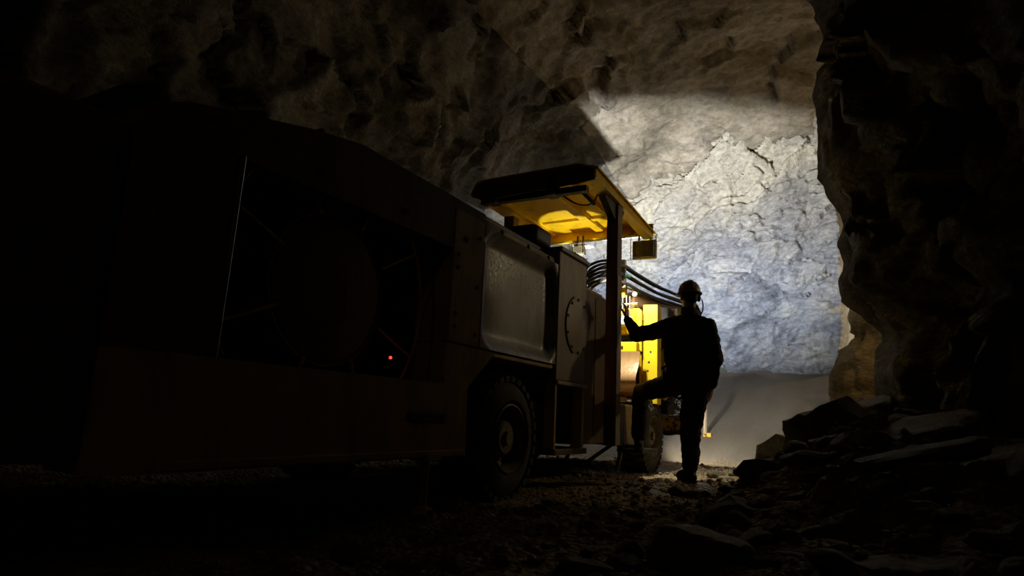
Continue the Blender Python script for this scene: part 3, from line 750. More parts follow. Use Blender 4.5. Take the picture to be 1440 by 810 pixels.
# --- yellow front frame, guard plate, boom support ---------------------------------
def guard_plate():
    mb = MB(); prof = []
    for k in range(15):
        t = k / 14; z = 1.27 - 0.50 * t
        prof.append((6.96 + 0.12 * math.sin(PI * t) * -1.0 + 0.06 * math.sin(2 * PI * t), z))
    back = [(y + 0.012, z) for y, z in prof[::-1]]
    mb.prism([(y, z) for y, z in prof] + back, -2.95, -2.19)
    return mb
gp = part('guard_plate', guard_plate(), 'copper', smooth='auto', label='glossy tan curved guard sheet')
part('guard_fold', MB().box(-2.95, -2.3, 6.84, 6.87, 0.70, 0.76, 0.01), 'brown_paint', gp)
fr = part('front_frame', MB().box(-2.265, -2.09, 7.30, 7.46, 0.70, 1.86, 0.008), 'yellow', label='bright yellow upright of the front frame')
part('frame_beam', MB().box(-3.0, -2.25, 7.02, 7.14, 1.265, 1.385, 0.008), 'yellow', fr)
part('frame_beam', MB().box(-3.0, -2.40, 7.12, 7.30, 1.50, 1.80, 0.008), 'yellow', fr)
part('frame_plate', MB().prism([(-2.40, 1.45), (-2.40, 1.80), (-2.33, 1.84), (-2.265, 1.78), (-2.265, 1.30)], 7.24, 7.28, axis='y'), 'yellow', fr)
part('frame_edge', MB().box(-2.30, -2.275, 7.28, 7.42, 0.72, 1.28, 0.004), 'yellow', fr)
for z in (0.84, 0.97, 1.08, 1.18, 1.30):
    part('bolt_hole', MB().lathe((-2.19 + 0.02 * math.sin(z * 40), 7.302, z), (0, -1, 0), [(0, 0.013), (0.004, 0.013), (0.004, 0)], 8), 'black_steel', fr)
for z, x in ((1.33, -2.5), (1.33, -2.42), (1.72, -2.5)):
    part('bolt', MB().lathe((x, 7.02 if z < 1.5 else 7.12, z), (0, -1, 0), [(0, 0.012), (0.01, 0.012), (0.01, 0)], 6), 'black_steel', fr)
part('pipe', MB().tube([(-3.0, 7.2, 1.84), (-2.3, 7.2, 1.86)], 0.014, 8), 'steel', fr)
for i, x in enumerate((-2.52, -2.48, -2.43, -2.385, -2.345)):
    part('control_lever', MB().tube([(x, 7.05, 1.66), (x, 7.05, 1.92 + 0.01 * (i % 2))], 0.008, 6), 'steel', label='thin bright upright control rod')
lb = part('lever_block', MB().box(-2.56, -2.32, 6.98, 7.10, 1.58, 1.68, 0.01), 'white', label='pale control block under the rods')
part('yellow_bracket', MB().box(-2.56, -2.48, 7.26, 7.36, 1.95, 2.13, 0.008), 'yellow', label='small yellow bracket under the hoses')
part('orange_arm', MB().tube([(-2.475, 7.3, 2.08), (-2.37, 7.5, 2.045)], 0.012, 8), 'rusty_yellow')
part('glint_fitting', MB().lathe((-2.36, 7.3, 1.99), (0, -1, 0), [(0, 0.03), (0.03, 0.03), (0.04, 0.015), (0.04, 0)], 10), 'white', smooth='auto', label='white glint built as a small pale fitting')  # pale piece put here to show a white glint
part('valve_block', MB().box(-2.9, -2.3, 7.45, 7.9, 0.62, 1.70, 0.02), 'dark_inside', label='dark mass of valves behind the frame')
for i, (x, y, z, wx, wz) in enumerate(((-2.10, 7.66, 1.30, 0.05, 0.14), (-2.09, 7.68, 1.05, 0.06, 0.08), (-2.08, 7.68, 0.88, 0.04, 0.12), (-2.16, 7.8, 1.70, 0.05, 0.05))):
    part('clamp_block', MB().box(x - wx, x + wx, y - 0.04, y + 0.04, z - wz, z + wz, 0.015, rot=Euler((0, 0.5 * (-1) ** i, 0))), 'yellow', label='small yellow clamp')
for i in range(6):
    rr = random.Random(i)
    part('short_hose', MB().tube(catmull([(-2.05, 7.6, 1.55 - 0.1 * i), (-1.98 + 0.03 * i, 7.75, 1.35 - 0.08 * i), (-1.96, 7.85, 1.1 - 0.06 * i), (-2.1, 8.0, 0.85)], 6), 0.018, 7), 'hose', smooth='auto')

# --- boom and the bundle of hydraulic hoses ------------------------------------------
BY = Euler((0, 0, -0.36))                     # the boom is swung a little to the right
def swung(mb, px_, py_):
    for v in mb.bm.verts:
        q = Vector((v.co.x - px_, v.co.y - py_, 0)); q.rotate(BY); v.co = Vector((px_ + q.x, py_ + q.y, v.co.z))
    return mb
boom = part('boom', swung(MB().prism([(7.5, 1.72), (7.5, 2.06), (8.2, 2.02), (8.75, 1.95), (8.75, 1.76), (8.2, 1.72)], -2.60, -2.42), -2.5, 7.5), 'brown_paint', label='dark drill boom reaching out towards the face')
part('boom_support', MB().box(-2.75, -2.08, 7.72, 8.05, 0.6, 1.9, 0.02), 'dark_inside', boom)
part('feed_beam', swung(MB().box(-2.38, -2.24, 7.9, 8.75, 1.66, 1.80, 0.01), -2.5, 7.5), 'brown_paint', label='drill feed beam beside the boom')
part('drill_steel', swung(MB().tube([(-2.31, 8.0, 1.85), (-2.31, 8.8, 1.85)], 0.016, 8), -2.5, 7.5), 'steel')
dr = part('rock_drill', swung(MB().box(-2.40, -2.22, 8.1, 8.6, 1.80, 1.93, 0.03), -2.5, 7.5), 'brown_paint')
part('drill_plate', swung(MB().box(-2.36, -2.30, 8.09, 8.10, 1.84, 1.88), -2.5, 7.5), 'white', dr)
part('drill_plate', swung(MB().box(-2.29, -2.26, 8.09, 8.10, 1.83, 1.86), -2.5, 7.5), 'yellow', dr)
H_TOP = [(-2.95, 7.3, 2.25), (-2.80, 6.90, 2.25), (-2.63, 6.74, 2.27), (-2.561, 6.95, 2.345), (-2.498, 7.12, 2.37), (-2.462, 7.25, 2.353), (-2.388, 7.55, 2.299), (-2.278, 7.95, 2.238), (-2.152, 8.35, 2.206), (-2.02, 8.70, 2.17), (-1.98, 8.95, 2.02)]
H_BOT = [(-2.95, 7.3, 2.0), (-2.80, 6.90, 2.0), (-2.63, 6.74, 2.03), (-2.557, 6.95, 2.10), (-2.494, 7.12, 2.105), (-2.45, 7.25, 2.085), (-2.37, 7.55, 2.04), (-2.27, 7.95, 2.01), (-2.15, 8.35, 2.005), (-2.04, 8.65, 2.00), (-1.99, 8.85, 1.95)]
N_H = 9
for i in range(N_H):
    t = i / (N_H - 1)
    pts = []
    for k, (a_, b_) in enumerate(zip(H_TOP, H_BOT)):
        q = Vector(a_).lerp(Vector(b_), t)
        q.z += 0.018 * math.sin(i * 2.3 + k * 0.5) * (1 if 4 < k < 9 else 0.2); q.x += 0.035 * (i % 3 - 1)
        pts.append(tuple(q))
    P_ = catmull(pts, 6)
    hs = part('hydraulic_hose', MB().tube(P_, 0.017, 8), 'hose', smooth='auto')
    if i == 5:
        part('hose_sleeve', MB().tube(P_[25:31], 0.022, 8), 'green', hs, 'auto', 'pale green sleeve on a hose')
part('hose_clamp', MB().box(-2.60, -2.44, 7.16, 7.20, 2.05, 2.40, 0.01), 'brown_paint', label='clamp holding the hoses together')

# --- low front: rusty plate, cable loop, front jack -----------------------------------
pl = part('front_plate', MB().box(-2.30, -1.95, 8.22, 8.30, 0.40, 0.60, 0.01), 'rusty_yellow', label='rusty scratched yellow plate low at the front')
part('plate_edge', MB().box(-2.30, -1.9, 8.20, 8.31, 0.36, 0.40, 0.006), 'brown_paint', pl)
hl = part('headlight', MB().lathe((-2.42, 8.385, 0.78), (0.45, -1, 0), [(0.0, 0.07), (0.03, 0.07), (0.08, 0.04), (0.08, 0)], 18, close=False), 'black_steel', smooth='auto', label='small headlight low at the front')
part('lamp_stem', MB().tube([(-2.45, 8.30, 0.60), (-2.45, 8.30, 0.74)], 0.015, 6), 'black_steel', hl)
rl = part('cable_loop', MB().tube([(-2.12 + 0.125 * math.cos(a), 8.1, 0.70 + 0.125 * math.sin(a)) for a in np.linspace(0, 2 * PI, 33)], 0.012, 7), 'steel', smooth='auto', label='round loop of pale cable above the front wheel')
for i in range(6):
    rr = random.Random(70 + i)
    part('cable', MB().tube(catmull([(-2.12 + rr.uniform(-.1, .1), 8.12, 0.70 + rr.uniform(-.1, .1)) for _ in range(5)], 5), 0.008, 5), 'hose' if i % 2 else 'steel', rl, 'auto')
part('drop_hose', MB().tube(catmull([(-2.02, 8.12, 0.62), (-2.0, 8.14, 0.5), (-2.06, 8.15, 0.4), (-2.2, 8.2, 0.36), (-2.35, 8.2, 0.38)], 6), 0.016, 7), 'hose', smooth='auto')
fj = part('front_jack', MB().tube([(-2.18, 10.2, 1.0), (-2.18, 10.2, 0.28)], 0.035, 10), 'grey_panel', smooth='auto', label='slim grey front stabiliser leg')
part('jack_tag', MB().box(-2.2, -2.08, 10.14, 10.17, 0.30, 0.38, 0.005), 'rusty_yellow', fj, label='yellow tag')
part('jack_arm', MB().tube([(-2.4, 9.9, 1.65), (-2.18, 10.2, 0.95)], 0.03, 8), 'grey_panel', fj)
# ================================================================== PERSON
def remeshed(mb, name, mat, parent, loc, voxel=0.009, smooth=6, wrinkle=0.0, **props):
    """the union of the collected volumes as one continuous skin"""
    bmesh.ops.recalc_face_normals(mb.bm, faces=mb.bm.faces[:])
    me = bpy.data.meshes.new(name); mb.bm.to_mesh(me); mb.bm.free()
    t = bpy.data.objects.new(name, me); C.objects.link(t)
    m = t.modifiers.new('r', 'REMESH'); m.mode = 'VOXEL'; m.voxel_size = voxel
    s = t.modifiers.new('s', 'SMOOTH'); s.iterations = smooth; s.factor = 0.5
    dg = bpy.context.evaluated_depsgraph_get()
    new = bpy.data.meshes.new_from_object(t.evaluated_get(dg))
    bpy.data.objects.remove(t); bpy.data.meshes.remove(me)
    n = len(new.vertices); co = np.zeros(n * 3, np.float32); new.vertices.foreach_get('co', co); P = co.reshape(-1, 3).astype(float)
    if wrinkle:
        no = np.zeros(n * 3, np.float32); new.vertices.foreach_get('normal', no); N = no.reshape(-1, 3)
        P = P + N * (wrinkle * fbm(P * np.array([9, 9, 16.0]), 3, 5))[:, None]
    P = P - np.array(loc)
    new.vertices.foreach_set('co', P.astype(np.float32).ravel()); new.update()
    new.materials.clear(); new.materials.append(MT[mat]); new.shade_smooth()
    new.name = name
    o = bpy.data.objects.new(name, new); C.objects.link(o)
    if parent: o.parent = parent
    else: o.location = loc
    return setp(o, **props)

PL = Vector((-1.40, 5.93, 0.0))
HD = Vector((-1.415, 5.985, 1.672))            # centre of the head
FACE = Vector((-0.55, 0.83, -0.03)).normalized()   # turned left, towards the front of the rig
RGT = FACE.cross(Vector((0, 0, 1))).normalized()
UPV = RGT.cross(FACE)
def hp(r, f, u): return HD + RGT * r + FACE * f + UPV * u
HROT = Matrix((RGT, FACE, UPV)).transposed().to_quaternion()

J = dict(neck=(-1.41, 5.96, 1.53), chest=(-1.40, 5.93, 1.22), waist=(-1.405, 5.93, 0.99), hip=(-1.42, 5.94, 0.88),
         shL=(-1.60, 5.97, 1.385), elL=(-1.93, 6.03, 1.325), wrL=(-2.045, 6.06, 1.50),
         shR=(-1.225, 5.90, 1.375), elR=(-1.165, 5.86, 1.06), wrR=(-1.215, 5.96, 0.83),
         hiL=(-1.50, 5.97, 0.87), knL=(-1.955, 6.24, 0.78), anL=(-1.99, 6.30, 0.335),
         hiR=(-1.335, 5.92, 0.88), knR=(-1.395, 5.95, 0.48), anR=(-1.395, 5.90, 0.095))
TROT = Euler((0, 0, -0.16))
def body_vol(e, head, feet=True):
    mb = MB()
    mb.ellipsoid((-1.405, 5.935, 1.24), 0.165 + e, 0.105 + e, 0.20 + e, TROT)
    mb.ellipsoid((-1.41, 5.94, 1.345), 0.185 + e, 0.085 + e, 0.085 + e, TROT)
    mb.ellipsoid((-1.41, 5.93, 1.04), 0.145 + e, 0.10 + e, 0.17 + e, TROT)
    mb.ellipsoid((-1.415, 5.93, 0.89), 0.160 + e, 0.115 + e, 0.13 + e, TROT)
    mb.capsule((-1.41, 5.95, 1.40), (-1.41, 5.965, 1.50), 0.09 + e, 0.058 + e * 0.6)
    mb.capsule(J['shL'], J['elL'], 0.060 + e, 0.044 + e); mb.capsule(J['elL'], J['wrL'], 0.044 + e, 0.030 + e * 0.8)
    mb.capsule(J['shR'], J['elR'], 0.060 + e, 0.044 + e); mb.capsule(J['elR'], J['wrR'], 0.044 + e, 0.030 + e * 0.8)
    mb.capsule(J['hiL'], J['knL'], 0.085 + e, 0.058 + e); mb.capsule(J['knL'], J['anL'], 0.056 + e, 0.042 + e)
    mb.capsule(J['hiR'], J['knR'], 0.088 + e, 0.058 + e); mb.capsule(J['knR'], J['anR'], 0.058 + e, 0.042 + e)
    return mb
def hand(mb, wrist, d, palm_n, thumb_side, curl, sc=1.0):
    """d: direction of the fingers, palm_n: out of the palm"""
    wrist = Vector(wrist); d = Vector(d).normalized(); pn = Vector(palm_n); pn = (pn - d * pn.dot(d)).normalized(); sd = Vector(thumb_side); sd = (sd - d * sd.dot(d) - pn * sd.dot(pn)).normalized()
    for q in (-0.026, -0.009, 0.009, 0.026):                       # palm
        mb.capsule(wrist + sd * q * 0.6, wrist + d * 0.085 * sc + sd * q, 0.017, 0.0125)
    for i, (q, ln) in enumerate(((0.031, 0.072), (0.0105, 0.080), (-0.0105, 0.074), (-0.031, 0.058))):
        p = wrist + d * 0.088 * sc + sd * q; r = 0.0098 - 0.0006 * i; dd = d + sd * q * 2.0
        for k, fr in enumerate((0.45, 0.32, 0.25)):
            dd = (dd * math.cos(curl[k]) + pn * math.sin(curl[k])).normalized()
            e = p + dd * ln * fr * sc; mb.capsule(p, e, r, r * 0.93, 10); p = e; r *= 0.93
            # the palm normal follows the bend
    tp = wrist + d * 0.025 + sd * 0.030; td = (d * 0.65 + sd * 0.75 + pn * 0.25).normalized()
    for ln, r in ((0.04, 0.0135), (0.032, 0.0115), (0.024, 0.010)):
        e = tp + td * ln; mb.capsule(tp, e, r, r * 0.92, 10); tp = e; td = (td + d * 0.35 + pn * 0.15).normalized()

mb = body_vol(0.0, True)
# head and face
mb.ellipsoid(hp(0, -0.012, 0.025), 0.074, 0.094, 0.098, HROT)
mb.ellipsoid(hp(0, 0.022, -0.045), 0.058, 0.066, 0.075, HROT)        # jaw
mb.ellipsoid(hp(0, 0.066, -0.088), 0.024, 0.022, 0.020, HROT)        # chin
mb.capsule(hp(0, 0.075, 0.012), hp(0, 0.098, -0.028), 0.010, 0.014)  # nose
mb.ellipsoid(hp(0, 0.074, 0.025), 0.048, 0.018, 0.010, HROT)         # brow
mb.ellipsoid(hp(0, 0.078, -0.052), 0.024, 0.012, 0.007, HROT); mb.ellipsoid(hp(0, 0.077, -0.064), 0.021, 0.012, 0.007, HROT)   # lips
for s in (-1, 1):
    mb.ellipsoid(hp(s * 0.045, 0.055, -0.018), 0.020, 0.020, 0.016, HROT)
    mb.ellipsoid(hp(s * 0.075, -0.012, -0.008), 0.010, 0.019, 0.031, HROT)   # ears
mb.capsule((-1.41, 5.955, 1.43), hp(0, -0.02, -0.06), 0.062, 0.058)
hand(mb, J['wrL'], (-0.10, 0.22, 1), (-1, 0.15, 0), (0.15, -1, 0.2), (0.15, 0.35, 0.5))
hand(mb, J['wrR'], (-0.22, 0.18, -1), (-1, 0.2, 0.1), (-0.1, 1, 0.0), (0.25, 0.3, 0.3))
for an, tx, ty in (('anL', -0.25, 0.97), ('anR', -0.70, 0.72)):
    a = Vector(J[an]); mb.capsule(a, a + Vector((tx * 0.13, ty * 0.13, -0.05)), 0.042, 0.03)
person = remeshed(mb, 'person', 'skin', None, PL, 0.0075, 3, label='person in dark work clothes and tan hard hat with one foot on the rig step', cat='person')
# eyes
for s in (-1, 1):
    MB().ellipsoid(hp(s * 0.031, 0.073, 0.004), 0.0125, 0.010, 0.010, HROT, 12, 8).build('eye', 'eye', person, True)
# hair below the helmet
mb = MB().ellipsoid(hp(0, -0.020, 0.028), 0.080, 0.096, 0.098, HROT).ellipsoid(hp(0, -0.055, -0.03), 0.062, 0.045, 0.05, HROT)
remeshed(mb, 'hair', 'hair', person, PL, 0.008, 3, 0.002)
# coverall: jacket and trousers follow the body, open at neck and cuffs
mb = MB(); e = 0.024
mb.ellipsoid((-1.405, 5.935, 1.22), 0.195, 0.135, 0.22, TROT)
mb.ellipsoid((-1.405, 5.94, 1.365), 0.215, 0.115, 0.10, TROT)
for s_ in ('shL', 'shR'): mb.capsule((-1.41, 5.95, 1.44), J[s_], 0.085, 0.080)
mb.ellipsoid((-1.405, 5.925, 1.04), 0.195, 0.14, 0.20, TROT)
mb.ellipsoid((-1.41, 5.925, 0.90), 0.195, 0.145, 0.13, TROT)
mb.capsule(J['shL'], J['elL'], 0.092, 0.070); mb.capsule(J['elL'], Vector(J['wrL']) * 0.88 + Vector(J['elL']) * 0.12, 0.070, 0.045)
mb.capsule(J['shR'], J['elR'], 0.086, 0.074); mb.capsule(J['elR'], Vector(J['wrR']) * 0.88 + Vector(J['elR']) * 0.12, 0.074, 0.052)
mb.capsule((-1.26, 5.91, 1.34), (-1.23, 5.91, 1.0), 0.10, 0.10); mb.capsule((-1.57, 5.95, 1.34), (-1.55, 5.95, 1.0), 0.085, 0.08)
mb.capsule((-1.41, 5.955, 1.42), (-1.41, 5.962, 1.515), 0.115, 0.082)                    # collar
jacket = remeshed(mb, 'jacket', 'cloth', person, PL, 0.010, 4, 0.010)
mb = MB()
mb.ellipsoid((-1.415, 5.93, 0.88), 0.180, 0.135, 0.125, TROT)
mb.capsule(J['hiL'], J['knL'], 0.112, 0.085); mb.capsule(J['knL'], Vector(J['anL']) + Vector((0, 0, 0.02)), 0.086, 0.068)
mb.capsule(J['hiR'], J['knR'], 0.128, 0.096); mb.capsule(J['knR'], Vector(J['anR']) + Vector((0, 0, 0.04)), 0.096, 0.074)
remeshed(mb, 'trousers', 'cloth', person, PL, 0.010, 4, 0.010)
# boots
def boot(an, tx, ty, sole):
    a = Vector(J[an]); t = Vector((tx, ty, 0)).normalized()
    mb = MB().capsule(a + Vector((0, 0, 0.10)), a, 0.060, 0.056)
    heel = Vector((a.x, a.y, sole)) - t * 0.035
    mb.capsule(heel + Vector((0, 0, 0.045)), heel + t * 0.19 + Vector((0, 0, 0.042)), 0.043, 0.041)
    mb.capsule(heel + t * 0.06 + Vector((0, 0, 0.07)), heel + t * 0.17 + Vector((0, 0, 0.052)), 0.05, 0.042)
    b = remeshed(mb, 'boot', 'leather', person, PL, 0.008, 3)
    s = t.cross(Vector((0, 0, 1)))
    q = MB()
    out = []
    for k in range(24):
        an_ = 2 * PI * k / 24
        c = heel + t * 0.085 + t * math.cos(an_) * 0.142 + s * math.sin(an_) * 0.048
        out.append(c)
    A = [q.bm.verts.new((c.x, c.y, sole)) for c in out]; B = [q.bm.verts.new((c.x, c.y, sole + 0.02)) for c in out]
    q.bm.faces.new(A); q.bm.faces.new(B[::-1])
    for k in range(24): q.bm.faces.new((A[k], B[k], B[(k + 1) % 24], A[(k + 1) % 24]))
    q.build('sole', 'leather', b, off=PL)
boot('anL', -0.25, 0.97, 0.236)
boot('anR', -0.72, 0.69, 0.0)
# hard hat
def dome():
    mb = MB(); n = 32; rings = []
    for k in range(11):
        t = k / 10 * PI / 2
        rings.append([mb.bm.verts.new(hp(0.100 * math.cos(t) * math.cos(a), -0.012 + 0.122 * math.cos(t) * math.sin(a), 0.045 + 0.112 * math.sin(t))) for a in np.linspace(0, 2 * PI, n, endpoint=False)] if k < 10 else [mb.bm.verts.new(hp(0, -0.012, 0.157))])
    for A, B in zip(rings, rings[1:]):
        for k in range(n):
            if len(B) == 1: mb.bm.faces.new((A[k], A[(k + 1) % n], B[0]))
            else: mb.bm.faces.new((A[k], A[(k + 1) % n], B[(k + 1) % n], B[k]))
    r2 = [mb.bm.verts.new(v.co * 1.0 + UPV * -0.012) for v in rings[0]]
    for k in range(n): mb.bm.faces.new((rings[0][(k + 1) % n], rings[0][k], r2[k], r2[(k + 1) % n]))
    return mb
hat = dome().build('helmet', 'helmet', person, True, label='scuffed tan hard hat')
def brim():
    mb = MB(); n = 36; A = []; B = []; A2 = []; B2 = []
    for a in np.linspace(0, 2 * PI, n, endpoint=False):
        ext = 0.016 + 0.034 * max(0, math.sin(a)) ** 2
        c, s = math.cos(a), math.sin(a)
        A.append(mb.bm.verts.new(hp(0.098 * c, -0.012 + 0.120 * s, 0.040))); B.append(mb.bm.verts.new(hp((0.100 + ext) * c, -0.012 + (0.122 + ext) * s, 0.030)))
        A2.append(mb.bm.verts.new(hp(0.098 * c, -0.012 + 0.120 * s, 0.034))); B2.append(mb.bm.verts.new(hp((0.100 + ext) * c, -0.012 + (0.122 + ext) * s, 0.024)))
    for k in range(n):
        q = (k + 1) % n
        mb.bm.faces.new((A[k], A[q], B[q], B[k])); mb.bm.faces.new((A2[q], A2[k], B2[k], B2[q])); mb.bm.faces.new((B[k], B[q], B2[q], B2[k])); mb.bm.faces.new((A[q], A[k], A2[k], A2[q]))
    return mb
brim().build('brim', 'helmet', hat, 'auto', off=PL)
MB().tube([hp(0, -0.136, 0.05), hp(0, -0.10, 0.135), hp(0, -0.012, 0.162), hp(0, 0.08, 0.135), hp(0, 0.113, 0.05)], 0.007, 8).build('ridge', 'helmet', hat, 'auto', off=PL)
# ear defender clipped to the right side of the hat, its cable
mb = MB().ellipsoid(hp(0.090, -0.02, -0.012), 0.016, 0.028, 0.034, HROT).ellipsoid(hp(0.102, -0.02, 0.03), 0.010, 0.016, 0.018, HROT)
ed = mb.build('ear_defender', 'leather', person, True)
MB().tube(catmull([hp(0.112, -0.03, -0.02), hp(0.122, -0.035, -0.07), hp(0.115, -0.04, -0.13), hp(0.09, -0.05, -0.18)], 6), 0.006, 6).build('lamp_cable', 'leather', ed, 'auto', off=PL)
# belt with a pouch at the left hip
belt = MB().lathe((-1.408, 5.927, 0.955), (0, 0, 1), [(0, 0.215), (0.045, 0.215)], 32, close=False)
for v in belt.bm.verts: v.co.y = 5.927 + (v.co.y - 5.927) * 0.70
bl = belt.build('belt', 'leather', person, 'auto', off=PL)
MB().box(-1.655, -1.575, 5.93, 6.05, 0.86, 0.99, 0.02).build('pouch', 'leather', bl, 'auto', off=PL)
MB().box(-1.66, -1.60, 5.97, 6.03, 0.98, 1.03, 0.01).build('radio', 'leather', bl, 'auto', off=PL)
# ================================================================== ROCKS
def rock_mesh(name, seed, sub=3, planes=14, squash=(1, 1, 1), rough=0.04, mat='rubble', flat=None):
    rr = random.Random(seed); bm = bmesh.new()
    bmesh.ops.create_icosphere(bm, subdivisions=sub, radius=1.0)
    pls = []
    for _ in range(planes):
        n = Vector((rr.gauss(0, 1), rr.gauss(0, 1), rr.gauss(0, 1))).normalized(); pls.append((n, rr.uniform(0.55, 0.95)))
    if flat: pls = [(n, h) for n, h in pls if n.z < 0.55] + [(Vector(flat[:3]).normalized(), flat[3])]
    for v in bm.verts:
        d = v.co.normalized(); r = 1.25 if flat else 1.05
        for n, h in pls:
            q = d.dot(n)
            if q > 1e-3: r = min(r, h / q)
        v.co = d * r
    P = np.array([v.co[:] for v in bm.verts]); k = 1 + rough * fbm(P * 3.1 + seed, 3, seed)
    for v, s in zip(bm.verts, k): v.co = Vector((v.co.x * squash[0], v.co.y * squash[1], v.co.z * squash[2])) * s
    me = bpy.data.meshes.new(name); bm.to_mesh(me); bm.free()
    me.materials.append(MT[mat]); me.shade_smooth(); me.set_sharp_from_angle(angle=math.radians(24))
    return me
def put(name, me, loc, scale, rot, label, cat='rock', group=None):
    o = bpy.data.objects.new(name, me); C.objects.link(o)
    o.location = loc; o.scale = scale; o.rotation_euler = rot
    return setp(o, label, cat, group)

# the outcrop behind the corner, lit from the side drift
def outcrop():
    zs_ = np.arange(-0.3, 2.75, 0.04)
    left = np.interp(zs_, [-0.3, 0.72, 1.0, 1.31, 1.6, 1.74, 1.82, 1.95, 2.3, 2.75], [-0.46, -0.46, -0.47, -0.42, -0.36, -0.34, -0.20, -0.13, -0.10, -0.05])
    th = np.linspace(0, 2 * PI, 110)
    T, Zi = np.meshgrid(th, np.arange(len(zs_)), indexing='ij'); t = T.ravel(); z = zs_[Zi].ravel(); lx = left[Zi].ravel()
    cx = 0.42; rx = cx - lx
    c, s = np.cos(t), np.sin(t)
    x = cx + rx * np.sign(c) * abs(c) ** 0.75; y = 11.35 + 0.62 * (rx / 0.85) * np.sign(s) * abs(s) ** 0.75
    P = np.stack([x, y, z], 1)
    d = 0.16 * facet(P * 2.0, 91) + 0.08 * fbm(P * 3.0, 4, 92)
    x = x + c * d * 0.45; y = y + s * d
    P = np.stack([x, y, z], 1); P = np.concatenate([P.reshape(len(th), len(zs_), 3), np.stack([np.full((len(th), 1), cx), np.full((len(th), 1), 11.35), np.full((len(th), 1), 2.75)], -1)], 1)
    o = grid_mesh('rock_outcrop', P.reshape(-1, 3) - np.array([cx, 11.35, 0]), len(th), len(zs_) + 1, 'rock_tan', kind=None)
    o.location = (cx, 11.35, 0)
    return setp(o, 'tan block of rock lit warm in the gap behind the dark right wall', 'rock')
outcrop()

# big rocks, one by one: (x, y, z of the centre, half sizes, rotation, mesh seed, label)
BIG = [
 ((-0.56, 2.52, 0.03), (0.235, 0.26, 0.135), (0.10, 0.10, 0.5), 11, 'large flat-topped boulder at the bottom, nearest the camera and lit on its top'),
 ((-0.85, 2.62, -0.02), (0.13, 0.10, 0.07), (0.1, 0.2, 1.5), 12, 'low brown stone touching the left side of the large flat-topped boulder'),
 ((-0.90, 2.25, -0.03), (0.15, 0.11, 0.06), (0, 0.1, 0.4), 13, 'flat slab lying at the bottom edge, left of the large boulder'),
 ((-0.17, 2.50, 0.0), (0.09, 0.11, 0.08), (0.3, 0.2, 0.2), 14, 'small pointed stone close to the right side of the large boulder'),
 ((0.12, 2.55, 0.02), (0.20, 0.17, 0.14), (0.1, -0.1, 0.9), 15, 'dark rounded boulder second from the large flat one along the bottom'),
 ((-0.28, 5.3, 0.42), (0.36, 0.40, 0.26), (0.0, -0.45, 0.3), 16, 'big wedge-shaped slab on the left slope of the rubble pile'),
 ((-0.62, 6.3, 0.22), (0.30, 0.35, 0.25), (0.1, -0.5, 0.6), 17, 'dark boulder at the left foot of the rubble pile against the bright mud'),
 ((-0.12, 6.6, 0.62), (0.24, 0.26, 0.16), (0.1, -0.3, 0.2), 18, 'rock topping the crest of the rubble pile below the tan outcrop'),
 ((0.27, 4.75, 0.46), (0.42, 0.34, 0.12), (0.15, -0.35, 0.5), 19, 'long tilted slab in the middle of the rubble pile'),
 ((0.55, 4.1, 0.40), (0.36, 0.30, 0.10), (-0.1, -0.25, 0.9), 20, 'flat tilted slab with a long straight upper edge at the right of the pile'),
 ((0.20, 3.75, 0.22), (0.30, 0.13, 0.07), (0.1, -0.25, 0.5), 21, 'narrow slab lying behind the pale pole'),
 ((0.72, 3.5, 0.34), (0.20, 0.18, 0.20), (0.2, 0.3, 0.3), 22, 'upright block at the far right of the rubble'),
 ((-0.58, 4.5, 0.06), (0.20, 0.14, 0.08), (0.0, -0.2, 0.8), 23, 'grey slab at the foot of the pile in front of the standing person'),
 ((-0.22, 4.6, 0.26), (0.18, 0.15, 0.09), (0.1, -0.3, 0.1), 24, 'medium slab half way up the left side of the pile'),
 ((0.05, 5.95, 0.66), (0.28, 0.24, 0.10), (0.0, -0.35, 0.9), 25, 'slab leaning just under the crest of the pile'),
 ((-1.14, 5.05, -0.02), (0.12, 0.09, 0.06), (0.1, 0.0, 0.2), 26, 'ochre stone on the ground before the standing boot'),
 ((-1.30, 5.12, -0.02), (0.10, 0.08, 0.07), (0.0, 0.1, 0.7), 27, 'dark stone beside the ochre stone near the standing boot'),
 ((-1.0, 7.6, 0.02), (0.13, 0.12, 0.08), (0.0, 0.1, 0.4), 28, 'dark lump on the ground edge left of the pile foot'),
 ((0.45, 2.9, 0.12), (0.16, 0.20, 0.13), (0.2, 0.0, 0.1), 29, 'dark boulder at the bottom right below the pale pole'),
 ((0.40, 6.0, 0.86), (0.22, 0.2, 0.12), (0.1, 0.2, 0.3), 30, 'jagged rock where the pile meets the dark right wall'),
]
for (loc, sc, rot, sd, lab) in BIG:
    if loc[0] > -0.7 and loc[1] > 3.6: loc = (loc[0], loc[1], ground_at(loc[0], loc[1]) + 0.3 * sc[2])
    put('boulder' if max(sc) > 0.2 and sc[2] > 0.12 else 'rock_slab' if sc[2] < 0.13 and max(sc) > 0.19 else 'stone',
        rock_mesh('rock', sd, 4 if loc[1] < 3 else 3, 15, rough=0.06, flat=(0.05, 0.18, 1, 0.62) if ('slab' in lab or 'flat' in lab) else None), loc, sc, rot, lab)
bigs = [(b[0][0], b[0][1], max(b[1])) for b in BIG]

